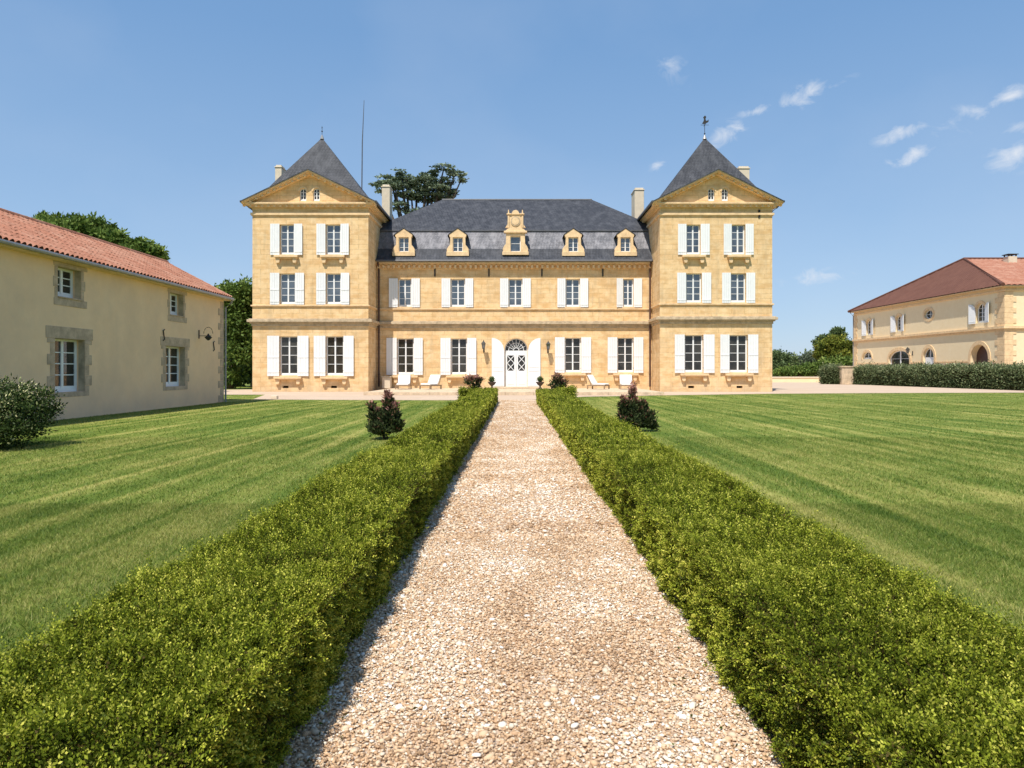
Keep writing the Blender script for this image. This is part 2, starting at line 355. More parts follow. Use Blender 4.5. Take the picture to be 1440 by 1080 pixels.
# ------------------------------------------------------------------ setting: ground, lawn, forecourt, path, terrace
def sheet(name, pts, z, mat):
    m = MB(); m.poly([(x, y, z) for x, y in pts]); o = m.build(name, mat); tag(o, kind='structure'); return o
sheet('ground', [(-1500, -300), (1500, -300), (1500, 3000), (-1500, 3000)], -.03, M['lawn'])
sheet('lawn', [(-70, -8), (70, -8), (70, 140), (-70, 140)], -.004, M['lawn'])
PL, PR = -.885, 1.02                              # path edges
FC = [(-34, 44.5), (-15.5, 44.0), (-13.6, 36.8), (-8, 36.0), (-3, 35.8), (PL, 35.7), (PR, 36.5), (3.9, 40.6), (9, 42.9), (16.3, 45.7), (25, 47.2), (34.6, 48.2), (60, 49)]
sheet('forecourt', FC+[(60, 150), (-17, 150), (-17, 58), (-34, 50)], .006, M['court'])
sheet('garden_path', [(PL-.08, -2), (PR+.08, -2), (PR+.08, 36.4), (PL-.08, 35.6)], .002, M['gravel'])
# near stones of the path, really lying there
def ico():
    bm = bmesh.new(); bmesh.ops.create_icosphere(bm, subdivisions=1, radius=1); bm.verts.ensure_lookup_table()
    v = np.array([x.co[:] for x in bm.verts]); f = np.array([[a.index for a in q.verts] for q in bm.faces]); bm.free(); return v, f
IV, IF = ico()
def stones(n, x0, x1, y0, y1, r0, r1, z=0.004, pw=1.0):
    y = y0+(y1-y0)*RNG.random(n)**pw; x = x0+(x1-x0)*RNG.random(n); r = r0+(r1-r0)*RNG.random(n)**2.2
    edge = np.minimum(x-x0, x1-x)
    sc = np.stack([r*(.7+.8*RNG.random(n)), r*(.7+.5*RNG.random(n)), r*(.35+.35*RNG.random(n))], 1)
    V = IV[None]*(1+.35*(RNG.random((n, 12, 1))-.5))*sc[:, None, :]
    a = RNG.random(n)*6.283; tl = (RNG.random(n)-.5)*1.1
    c, s_ = np.cos(tl)[:, None], np.sin(tl)[:, None]
    X, Y, Z = V[..., 0], V[..., 1], V[..., 2]
    X, Z = X*c-Z*s_, X*s_+Z*c
    c, s_ = np.cos(a)[:, None], np.sin(a)[:, None]; X, Y = X*c-Y*s_, X*s_+Y*c
    zz = z+sc[:, 2]*.35+RNG.random(n)*.007
    return np.stack([X+x[:, None], Y+y[:, None], Z+zz[:, None]], 2).reshape(-1, 3), np.clip(RNG.beta(1.6, 1.7, n)+(vnoise(x*2.2, y*2.2, 3)-.5)*.35+(vnoise(x*5, y*1.1, 13)-.5)*.25, 0, 1)
sa, ta = stones(78000, PL-.02, PR+.02, 2.3, 6.5, .003, .0115)
sb, tb = stones(32000, PL, PR, 6.3, 16, .006, .018)
sc2, tc2 = stones(26000, PL, PR, 9, 36, .010, .024)
so, to = stones(1500, PL-.03, PR+.03, 2.3, 9, .011, .022)
tag(np_mesh('gravel', np.concatenate([sa, sb, so, sc2]), 12, M['stones'], np.concatenate([ta, tb, np.clip(to+.2, 0, 1), tc2]), faces=IF), kind='stuff',
    label='pale tan and white gravel stones covering the straight garden path', cat='gravel')
n_ = 420; ex_ = np.where(RNG.random(n_) < .5, PL+.02+np.abs(RNG.normal(size=n_))*.16, PR-.02-np.abs(RNG.normal(size=n_))*.16); ey_ = 2.3+14*RNG.random(n_)**1.5
fa = unit(np.stack([RNG.normal(size=n_), RNG.normal(size=n_), RNG.normal(size=n_)*.15], 1))
FALLEN = (np.stack([ex_, ey_, np.full(n_, .024)], 1), fa)
# lawn blades
def hedge_mask(x, y): return ((x > -1.78) & (x < -.85) & (y < 34)) | ((x > .95) & (x < 1.98) & (y < 34))
def in_lawn(x, y):
    yb = np.interp(x, [p[0] for p in FC], [p[1] for p in FC]); ok = (y < yb-.05) & ~hedge_mask(x, y) & ~((x > PL-.1) & (x < PR+.1))
    return ok & ((x > -13.85) | (y > 34))
def blades(n, y0, y1, h, w, k):
    y = np.sqrt(y0**2+(y1**2-y0**2)*RNG.random(n)); x = (RNG.random(n)*2-1)*(.78*y); ok = in_lawn(x, y); x, y = x[ok], y[ok]
    x = np.repeat(x, k)+RNG.normal(size=len(x)*k)*w*2.2; y = np.repeat(y, k)+RNG.normal(size=len(y)*k)*w*2.2
    n = len(x); a = RNG.random(n)*6.283; hh = h*(.45+.8*RNG.random(n))*(.75+.5*vnoise(x*1.3, y*1.3, 9)); le = hh*(.3+.9*RNG.random(n))
    dx, dy = np.cos(a), np.sin(a); z0 = np.full(n, -.004)
    b = RNG.random(n)*6.283; lx, ly = np.cos(b)*le, np.sin(b)*le; ww = w*(.5+.8*RNG.random(n))
    V = np.stack([np.stack([x-dx*ww/2, y-dy*ww/2, z0], 1), np.stack([x+dx*ww/2, y+dy*ww/2, z0], 1), np.stack([x+lx, y+ly, z0+hh], 1)], 1)
    return V.reshape(-1, 3), RNG.random(n)
bl = [blades(130000, 3.4, 8, .030, .0048, 3), blades(100000, 8, 16, .034, .009, 2), blades(90000, 16, 34, .035, .02, 1), blades(30000, 34, 50, .035, .035, 1)]
tag(np_mesh('grass', np.concatenate([b[0] for b in bl]), 3, M['blade'], np.concatenate([b[1] for b in bl])), kind='stuff',
    label='short mown grass blades standing on the lawn either side of the path', cat='grass')
# terrace slab and door step
t_ = MB()
xs = -9.2
while xs < 9.0:
    w = min(random.uniform(1.2, 2.1), 9.0-xs)
    if 9.0-(xs+w) < .5: w = 9.0-xs
    t_.box(xs+.006, xs+w-.006, 43.0+random.uniform(-.02, .02), 44.0, .0, .2+random.uniform(-.008, .008)); xs += w
t_.box(-9.2, 9.0, 44.0, 52.98, 0, .19)
tag(t_.build('terrace', M['terrace'], bevel=.012), kind='structure')
t_ = MB(); t_.box(-1.9, 1.9, 51.6, 52.98, .19, .30)
tag(t_.build('door_step', M['terrace'], bevel=.02), kind='structure')

# ------------------------------------------------------------------ wall and window builders
def arc_pts(cx, rx, zs, rise, n=14, sign=1):         # from right to left over the top (or bottom)
    return [(cx+rx*math.cos(math.pi*i/n), zs+sign*rise*math.sin(math.pi*i/n)) for i in range(n+1)]
def wall(m, u0, u1, v0, v1, holes=(), depth=.28):
    """holes: dict(u0,u1,v0,v1,top=rise,bot=rise). v1 is the crown, v0 the sill."""
    us = sorted({u0, u1}|{h['u0'] for h in holes}|{h['u1'] for h in holes}); vs = sorted({v0, v1}|{h['v0'] for h in holes}|{h['v1'] for h in holes})
    us = [u for u in us if u0 <= u <= u1]; vs = [v for v in vs if v0 <= v <= v1]
    for i in range(len(us)-1):
        for j in range(len(vs)-1):
            cu, cv = (us[i]+us[i+1])/2, (vs[j]+vs[j+1])/2
            if any(h['u0'] < cu < h['u1'] and h['v0'] < cv < h['v1'] for h in holes): continue
            m.quad((us[i], 0, vs[j]), (us[i+1], 0, vs[j]), (us[i+1], 0, vs[j+1]), (us[i], 0, vs[j+1]))
    for h in holes:
        a, b, c, d = h['u0'], h['u1'], h['v0'], h['v1']; tp, bt = h.get('top', 0), h.get('bot', 0); dp = h.get('depth', depth)
        loop = []
        if tp: loop += arc_pts((a+b)/2, (b-a)/2, d-tp, tp)
        else: loop += [(b, d), (a, d)]
        if bt: loop += list(reversed(arc_pts((a+b)/2, (b-a)/2, c+bt, bt, sign=-1)))
        else: loop += [(a, c), (b, c)]
        if tp:
            top = arc_pts((a+b)/2, (b-a)/2, d-tp, tp); n = len(top)//2
            for i in range(n): m.poly([(b, 0, d), (top[i][0], 0, top[i][1]), (top[i+1][0], 0, top[i+1][1])])
            for i in range(n, len(top)-1): m.poly([(a, 0, d), (top[i][0], 0, top[i][1]), (top[i+1][0], 0, top[i+1][1])])
        if bt:
            top = arc_pts((a+b)/2, (b-a)/2, c+bt, bt, sign=-1); n = len(top)//2
            for i in range(n): m.poly([(b, 0, c), (top[i][0], 0, top[i][1]), (top[i+1][0], 0, top[i+1][1])])
            for i in range(n, len(top)-1): m.poly([(a, 0, c), (top[i][0], 0, top[i][1]), (top[i+1][0], 0, top[i+1][1])])
        for i in range(len(loop)):
            p, q = loop[i], loop[(i+1) % len(loop)]
            if abs(p[0]-q[0])+abs(p[1]-q[1]) > 1e-6: m.quad((p[0], 0, p[1]), (q[0], 0, q[1]), (q[0], -dp, q[1]), (p[0], -dp, p[1]))
def H(cu, w, v0, v1, **k): return dict(u0=cu-w/2, u1=cu+w/2, v0=v0, v1=v1, **k)
def clip_h(cu, rx, zs, rise, v):                      # half width of the arch at height v
    if v <= zs: return rx
    t = (v-zs)/rise
    return rx*math.sqrt(max(0, 1-t*t))
def window(root, T, h, glass, rows=4, recess=.2, shutters=None, sill=None, leaf=.05, fr=.06, label=None, sh_top=0, white=None, sh_open=(3, 3), sh_ext=.04):
    a, b, c, d = h['u0'], h['u1'], h['v0'], h['v1']; tp, bt = h.get('top', 0), h.get('bot', 0); cu = (a+b)/2
    m = MB(T); D0, D1 = -recess-.05, -recess
    zs = d-tp; zb = c+bt
    if tp:
        o = arc_pts(cu, (b-a)/2, zs, tp); i_ = arc_pts(cu, (b-a)/2-fr, zs, tp-fr)
        for k in range(len(o)-1): m.prism([o[k], o[k+1], i_[k+1], i_[k]], D0, D1)
    else: m.box(a+fr, b-fr, D0, D1, d-fr, d)
    if bt:
        o = arc_pts(cu, (b-a)/2, zb, bt, sign=-1); i_ = arc_pts(cu, (b-a)/2-fr, zb, bt-fr, sign=-1)
        for k in range(len(o)-1): m.prism([o[k], o[k+1], i_[k+1], i_[k]], D0, D1)
    else: m.box(a+fr, b-fr, D0, D1+.02, c, c+fr*1.6)
    if zs > zb: m.box(a, a+fr, D0, D1, zb, zs); m.box(b-fr, b, D0, D1, zb, zs)
    if not bt:
        lo = c+fr*1.6
        m.box(cu-leaf, cu+leaf, D0+.01, D1+.012, lo, d-fr if not tp else d-fr*.9)
        for s_ in (-1, 1):                             # leaf stiles next to the frame
            e = a+fr if s_ < 0 else b-fr
            if zs > lo: m.box(min(e, e-s_*leaf*.7), max(e, e-s_*leaf*.7), D0+.01, D1-.006, lo, zs)
            m.box(*sorted((cu+s_*leaf, e-s_*leaf*.7)), D0+.01, D1-.008, lo, lo+.07)
            for r in range(1, rows):
                z = lo+.07+(d-fr-lo-.07)*r/rows; hw = clip_h(cu, (b-a)/2-fr, zs, max(tp-fr, .01), z) if tp else (b-a)/2-fr
                if hw > leaf: m.box(*sorted((cu+s_*leaf, cu+s_*hw*.98)), D0+.01, D1-.012, z-.016, z+.016)
    else:
        m.box(cu-.02, cu+.02, D0+.01, D1-.01, c+fr, d-fr); m.box(a+fr, b-fr, D0+.012, D1-.012, (c+d)/2-.02, (c+d)/2+.02)
    w = m.build('window', white or M['white'], root, label=label)
    g = MB(T)
    if tp or bt:
        pts = (arc_pts(cu, (b-a)/2, zs, tp) if tp else [(b, d), (a, d)])+(list(reversed(arc_pts(cu, (b-a)/2, zb, bt, sign=-1))) if bt else [(a, c), (b, c)])
        g.poly([(u, -recess-.03, v) for u, v in pts])
    else: g.quad((a, -recess-.03, c), (b, -recess-.03, c), (b, -recess-.03, d), (a, -recess-.03, d))
    g.build('pane', glass, w)
    if shutters:
        for s_, sw, ang in ((-1, shutters[0], sh_open[0]), (1, shutters[1], sh_open[1])):
            if not sw: continue
            e = (a if s_ < 0 else b); ca, sa_ = math.cos(R(ang)), math.sin(R(ang)); oc = .045
            def TT(u, dd, v, e=e, s_=s_, ca=ca, sa_=sa_): return T(e+s_*(u*ca-dd*sa_), oc+u*sa_+dd*ca, v)
            q = MB(TT); z0, z1 = c-sh_ext, d+sh_ext
            if tp and sh_top:
                n = 8; top = [(sw*k/n, zs+tp*math.sin(math.acos(max(-1, min(1, 1-k/n))))) for k in range(n+1)]
                q.prism([(.01, z0)]+[(sw, z0)]+list(reversed(top))[:-1]+[(.01, zs)], -.02, .02)
            else:
                nb = 4; pw = sw/nb
                for k in range(nb): q.box(.008+k*pw, k*pw+pw, -.02, .018-(k % 2)*.004, z0, z1)
            H_ = z1-z0
            for zz in ((z0+H_*.10, z0+H_*.47) if H_ > 2.2 else (z0+H_*.10,)):
                q.box(.02, sw-.02, .018, .034, zz-.045, zz+.045)
            q.build('shutter', M['white'], w)
            for zz in (z0+H_*.13, z1-H_*.13):
                hb = MB(TT); hb.box(-.05, sw*.3, -.034, -.0205, zz-.02, zz+.02)
                if H_ > 2.2: hb.build('hinge', M['iron'], w)
    if sill == 'bracket':
        sl = MB(T); hw = (b-a)/2+.32
        sl.box(cu-hw, cu+hw, 0, .34, c-.23, c-.08); sl.box(cu-hw+.06, cu+hw-.06, 0, .26, c-.30, c-.23)
        for s_ in (-1, 1):
            x = cu+s_*(hw-.24)
            sl.prism([(x-.13, c-.30), (x+.13, c-.30), (x+.13, c-.5), (x+.09, c-.62), (x-.09, c-.62), (x-.13, c-.5)], 0, .22)
        sl.build('sill', M['stone_trim'], w, bevel=.01)
    elif sill == 'thin':
        sl = MB(T); sl.box(a-.06, b+.06, 0, .07, c-.1, c-.01); sl.build('sill', M['stone_trim'], w)
    return w

# ------------------------------------------------------------------ the chateau
CHT = empty('chateau', (0, 50, 0), 'large ochre stone chateau with two square pavilion towers, slate roofs and white shutters', 'chateau')
YT, YF, YB = 50.0, 53.0, 56.1
Tt, Tf = front(YT), front(YF)
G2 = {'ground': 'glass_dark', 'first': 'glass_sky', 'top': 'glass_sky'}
def tower(side, xl, xr, wins, z_belt, z_str, tw):
    """wins: list of (level, uo0, uo1 px opening, y top px, y bottom px, shutter px left, right)"""
    holes = []; specs = []
    for lev, a, b, yt, yb, sl, sr in wins:
        h = dict(u0=X_(a, YT), u1=X_(b, YT), v0=Z_(yb, YT), v1=Z_(yt, YT)); holes.append(h); specs.append((lev, h, sl*.05, sr*.05))
    vents = [H((xl+xr)/2-1.75, .42, .26, .42, depth=.3), H((xl+xr)/2+1.65, .42, .26, .42, depth=.3)]
    m = MB(Tt); wall(m, xl, xr, -.3, 13.1, holes+vents)
    m.T = ident
    m.quad((xl, YT, -.3), (xl, YB, -.3), (xl, YB, 13.1), (xl, YT, 13.1)); m.quad((xr, YT, -.3), (xr, YB, -.3), (xr, YB, 13.1), (xr, YT, 13.1))
    m.quad((xl, YB, -.3), (xr, YB, -.3), (xr, YB, 13.1), (xl, YB, 13.1))
    m.build('tower_wall', M['stone'], CHT)
    for h in vents:
        v = MB(Tt); v.box(h['u0'], h['u1'], -.3, -.28, h['v0'], h['v1']); v.build('cellar_vent', M['void'], CHT)
    for lev, h, sl, sr in specs:
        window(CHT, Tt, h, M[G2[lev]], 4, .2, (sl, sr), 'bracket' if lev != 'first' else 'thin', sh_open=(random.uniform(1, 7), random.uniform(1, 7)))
    # bands running round the tower, each a ring of four butted pieces
    def ring(z0, z1, p, mb):
        mb.box(xl-p, xr+p, YT-p, YT, z0, z1); mb.box(xl-p, xl, YT, YB, z0, z1); mb.box(xr, xr+p, YT, YB, z0, z1); mb.box(xl-p, xr+p, YB, YB+p, z0, z1)
    b_ = MB(); ring(z_belt-.02, z_belt+.16, .30, b_); ring(z_belt-.12, z_belt-.02, .17, b_); ring(z_belt-.3, z_belt-.12, .06, b_); ring(z_belt+.16, z_belt+.22, .2, b_)
    b_.build('belt_course', M['stone_grey'], CHT, bevel=.012)
    b_ = MB(); ring(z_str, z_str+.09, .10, b_); ring(z_str-.05, z_str, .05, b_); b_.build('string_course', M['stone_trim'], CHT)
    b_ = MB(); ring(12.42, 12.58, .11, b_); ring(12.36, 12.42, .05, b_); b_.build('string_course', M['stone_trim'], CHT)
    b_ = MB(); ring(0, .28, .05, b_) if False else None
    # cornice with modillions
    b_ = MB(); ring(12.95, 13.06, .18, b_); ring(13.06, 13.14, .34, b_); ring(13.14, 13.24, .42, b_)
    x = xl-.1
    while x < xr+.1: b_.box(x, x+.14, YT-.32, YT-.18, 12.95, 13.06); x += .42
    y = YT
    while y < YB: b_.box(xl-.32, xl-.18, y, y+.14, 12.95, 13.06); b_.box(xr+.18, xr+.32, y, y+.14, 12.95, 13.06); y += .42
    b_.build('cornice', M['stone_trim'], CHT)
    # pediment
    cx = (xl+xr)/2; hw = (xr-xl)/2+.58; ze, za = 13.28, 15.5; k = (za-ze)/hw
    ws = [H(cx+q, .46, 13.42, 14.32, top=.23) for q in tw]
    m = MB(Tt); c0, c1 = cx+tw[0]-.5, cx+tw[1]+.5; zt = 14.45
    wall(m, c0, c1, 13.24, zt, ws, .2)
    zl = lambda x: za-.24-abs(x-cx)*k
    xle, xre = cx-(za-.24-13.24)/k, cx+(za-.24-13.24)/k
    m.poly([(xle, 0, 13.24), (c0, 0, 13.24), (c0, 0, zt), (c0, 0, min(zl(c0), 99))] if zl(c0) > zt else [(xle, 0, 13.24), (c0, 0, 13.24), (c0, 0, zl(c0))])
    m.poly([(c1, 0, 13.24), (xre, 0, 13.24), (c1, 0, zl(c1)), (c1, 0, zt)] if zl(c1) > zt else [(c1, 0, 13.24), (xre, 0, 13.24), (c1, 0, zl(c1))])
    m.poly([(c0, 0, zt), (c1, 0, zt), (c1, 0, zl(c1)), (cx, 0, za-.24), (c0, 0, zl(c0))])
    m.build('tympanum', M['stone'], CHT)
    for h in ws:
        window(CHT, Tt, h, M['glass_dark'], 3, .12, None, None, leaf=.03, fr=.05)
    for h in ws:
        su = MB(Tt)
        o = arc_pts(cx*0+(h['u0']+h['u1'])/2, .34, h['v1']-.23, .34); i_ = arc_pts((h['u0']+h['u1'])/2, .23, h['v1']-.23, .23)
        for q in range(len(o)-1): su.prism([o[q], o[q+1], i_[q+1], i_[q]], 0, .04)
        su.build('window_surround', M['stone_trim'], CHT)
    rk = MB(Tt)
    for s_ in (-1, 1):
        for (t0, t1, d) in ((.03, .13, .60), (.13, .2, .5), (.2, .3, .3)):
            rk.prism([(cx+s_*hw, ze-t1+.02), (cx+s_*hw, ze-t0+.02), (cx, za-t0), (cx, za-t1)], 0, d)
        q = .3
        while q < hw-.4:
            z = za-q*k-.2; x = cx+s_*q
            rk.prism([(x-.08, z-.12+ (0 if s_ < 0 else 0)), (x+.08, z-.12), (x+.08, z+.0), (x-.08, z+.0)], .3, .46); q += .42
    rk.build('raking_cornice', M['stone_trim'], CHT)
    # slate roof: flared pyramid and the little gable roof behind the pediment
    y0, y1 = YT-.62, YB+.55; yc = (y0+y1)/2; yp = YT+.04; x0, x1 = cx-hw, cx+hw; zap = 18.85
    r1 = [(x0, yp, ze+.06), (x1, yp, ze+.06), (x1, y1, ze+.06), (x0, y1, ze+.06)]
    ap = (cx, yc, zap); rings = [r1]
    for t, z in ((.10, 13.62), (.2, 14.08), (.3, 14.62), (.4, 15.25)):
        rings.append([(p[0]+(ap[0]-p[0])*t, p[1]+(ap[1]-p[1])*t, z) for p in r1])
    m = MB()
    for i in range(len(rings)-1):
        for k_ in range(4): m.poly([rings[i][k_], rings[i][(k_+1) % 4], rings[i+1][(k_+1) % 4], rings[i+1][k_]])
    for k_ in range(4): m.poly([rings[-1][k_], rings[-1][(k_+1) % 4], ap])
    for s_ in (-1, 1):
        m.poly([(cx+s_*(hw+.05), y0-.03, ze), (cx, y0-.03, za+.02), (cx, 52.6, za+.02), (cx+s_*(hw+.05), 52.6, ze)])
        m.poly([(cx+s_*(hw+.05), y0-.03, ze-.07), (cx, y0-.03, za-.05), (cx, y0-.03, za+.02), (cx+s_*(hw+.05), y0-.03, ze)])
    m.build('tower_roof', M['slate'], CHT)
    for s_ in (-1, 1):
        g = MB(); X = cx+s_*(hw-.02); g.box(min(X, X+s_*.12), max(X, X+s_*.12), y0+.05, y1, ze-.08, ze+.05); g.build('gutter', M['lead'], CHT)
    cap = MB(); cap.lathe((cx, yc, zap-.12), [(.16, 0), (.12, .12), (.05, .3), (.02, .34)], 8); cap.build('roof_cap', M['zinc'], CHT)
    return cx, yc, zap
wl_ = [('ground', 393, 418.6, 473, 528, 16.5, 15.8), ('ground', 458, 483.2, 473, 528, 16.3, 14.6),
       ('first', 393.2, 415.2, 384.6, 427.6, 13, 12.8), ('first', 458.2, 479.3, 384.6, 427.6, 13, 12.3),
       ('top', 393.4, 413.6, 315.6, 357.8, 13, 12), ('top', 458, 479, 315.6, 357.8, 12.6, 12)]
wr_ = [('ground', 962.6, 989, 471.2, 523.6, 14.2, 15.4), ('ground', 1025.6, 1051.5, 471.2, 523.6, 13.4, 14.4),
       ('first', 964.6, 986.8, 384.4, 425.3, 12.6, 12.8), ('first', 1027.5, 1049, 384.4, 425.3, 12.4, 12.4),
       ('top', 965.2, 985, 315.8, 357.6, 12, 12.5), ('top', 1028.7, 1048, 315.8, 357.6, 11.5, 11.3)]
cl = tower(-1, -18.5, -10.35, wl_, 4.92, 6.02, (-.52, .42))
cr = tower(1, 10.15, 18.05, wr_, 5.08, 6.12, (-.33, .62))
# left finial and right weathervane
m = MB(); m.tube([(cl[0], cl[1], cl[2]), (cl[0], cl[1], cl[2]+.85)], .018, 6)
m.lathe((cl[0], cl[1], cl[2]+.42), [(.01, 0), (.07, .06), (.01, .12)], 8); m.lathe((cl[0], cl[1], cl[2]+.7), [(.01, 0), (.05, .05), (.01, .1)], 8)
m.build('finial', M['iron'], CHT)
x, y, z = cr; m = MB(); m.tube([(x, y, z), (x, y, z+1.3)], .02, 6); m.lathe((x, y, z+.25), [(.01, 0), (.07, .06), (.01, .12)], 8)
m.tube([(x-.3, y, z+.95), (x+.3, y, z+.95)], .015, 6); m.tube([(x, y-.3, z+.95), (x, y+.3, z+.95)], .015, 6)
m.T = front(y)
m.prism([(x-.2, z+1.05), (x-.05, z+1.02), (x+.12, z+1.08), (x+.28, z+1.18), (x+.3, z+1.36), (x+.2, z+1.28), (x+.1, z+1.26), (x+.06, z+1.42), (x+.12, z+1.54), (x+.03, z+1.66), (x-.05, z+1.6), (x-.12, z+1.5), (x-.05, z+1.42), (x-.08, z+1.25)], -.015, .015)
m.build('weathervane', M['iron'], CHT)
# central range
XL, XR = -10.35, 10.15
fw = []
for a, b, yt, yb, sl, sr in ((559.8, 578.6, 392.4, 431.4, 12.6, 12), (633.5, 654.2, 392.4, 431.4, 12.4, 11.4), (715, 734.8, 392.4, 431.4, 11.8, 11.6), (795.2, 815.6, 392.4, 431.4, 11.6, 11.4), (879.0, 889.6, 392.4, 431.4, 9.4, 11.6)):
    fw.append(('first', dict(u0=X_(a, YF), u1=X_(b, YF), v0=Z_(yb, YF), v1=Z_(yt, YF)), sl*.053, sr*.053))
for a, b, yt, yb, sl, sr in ((558.2, 582, 476, 526.5, 14.6, 12.8), (633.8, 657, 476, 526.5, 14.2, 13), (794, 817.2, 475, 523.6, 13.8, 13.8), (868, 891, 475, 523.6, 13.6, 13.4)):
    fw.append(('ground', dict(u0=X_(a, YF), u1=X_(b, YF), v0=Z_(yb, YF), v1=Z_(yt, YF)), sl*.053, sr*.053))
fw[4][1]['u0'] = X_(876, YF); fw[4][1]['u1'] = X_(891, YF)
DW = 1.72; dcx = X_(725.8, YF)
door_h = dict(u0=dcx-DW/2, u1=dcx+DW/2, v0=.30, v1=Z_(475.6, YF), top=DW/2)
m = MB(Tf); wall(m, XL, XR, 0, 9.55, [w[1] for w in fw]+[door_h], .3)
m.T = ident; m.quad((-12, 63.5, 0), (12, 63.5, 0), (12, 63.5, 9.55), (-12, 63.5, 9.55))
for s_ in (-12, 12): m.quad((s_, YB, 0), (s_, 63.5, 0), (s_, 63.5, 9.55), (s_, YB, 9.55))
m.build('facade_wall', M['stone'], CHT)
for i, (lev, h, sl, sr) in enumerate(fw):
    so_ = (random.uniform(1, 7), random.uniform(1, 7)); lb = None
    if i == 4: so_ = (14, 3); lb = 'narrow upper window at the right end of the central range, left shutter ajar'
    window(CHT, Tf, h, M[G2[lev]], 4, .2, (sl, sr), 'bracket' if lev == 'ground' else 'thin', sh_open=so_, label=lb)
b_ = MB(Tf)
b_.box(XL, XR, 0, .28, 4.94, 5.12); b_.box(XL, XR, 0, .16, 4.84, 4.94); b_.box(XL, XR, 0, .05, 4.66, 4.84); b_.box(XL, XR, 0, .18, 5.12, 5.18)
b_.build('belt_course', M['stone_grey'], CHT, bevel=.012)
b_ = MB(Tf); b_.box(XL, XR, 0, .1, 6.04, 6.13); b_.build('string_course', M['stone_trim'], CHT)
b_ = MB(Tf); b_.box(XL, XR, 0, .16, 9.32, 9.42); b_.box(XL, XR, 0, .42, 9.42, 9.55)
x = XL+.1
while x < XR-.2: b_.box(x, x+.16, 0, .30, 9.1, 9.32); x += .38
b_.build('cornice', M['stone_trim'], CHT)
g = MB(); g.tube([(XL+.1, 52.46, 9.6), (XR-.1, 52.46, 9.6)], .08, 8); g.build('gutter', M['lead'], CHT)
# mansard roof (lower flare, steep pale slope, upper slope)
zb, yb_ = 12.2, 54.3
prof = [(52.42, 9.58, 0), (52.75, 9.78, .33), (53.1, 10.15, .68), (53.45, 10.65, 1.03), (53.95, 11.45, 1.5), (yb_, zb, 1.88)]
m1, m2 = MB(), MB()
def mans(mb, i0, i1):
    for i in range(i0, i1):
        (ya, za_, ia), (yb2, zb2, ib) = prof[i], prof[i+1]
        xa, xb = 13.18-ia, 13.18-ib; Ya, Yb = 64.1-ia, 64.1-ib
        mb.poly([(-xa, ya, za_), (xa, ya, za_), (xb, yb2, zb2), (-xb, yb2, zb2)])
        for s_ in (-1, 1): mb.poly([(s_*xa, ya, za_), (s_*xa, Ya, za_), (s_*xb, Yb, zb2), (s_*xb, yb2, zb2)])
mans(m1, 0, 3); mans(m2, 3, 5)
# the flare must not run through the towers' outer sides: it ends inside them
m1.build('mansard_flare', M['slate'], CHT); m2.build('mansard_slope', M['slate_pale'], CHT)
m = MB(); rz = 15.55; X0 = 11.35
rl, rr, ry = (-6.02, 58.5, rz), (6.28, 58.5, rz), 62.3
f0, f1, b0, b1 = (-X0, yb_-.06, zb+.02), (X0, yb_-.06, zb+.02), (-X0, ry, zb+.02), (X0, ry, zb+.02)
m.poly([f0, f1, rr, rl]); m.poly([f1, b1, rr]); m.poly([b1, b0, rl, rr]); m.poly([b0, f0, rl])
m.build('upper_roof', M['slate'], CHT)
m = MB(); m.tube([rl, rr], .07, 8); m.box(-X0, X0, yb_-.14, yb_-.02, zb-.09, zb+.02); m.build('roof_ridge', M['lead'], CHT)
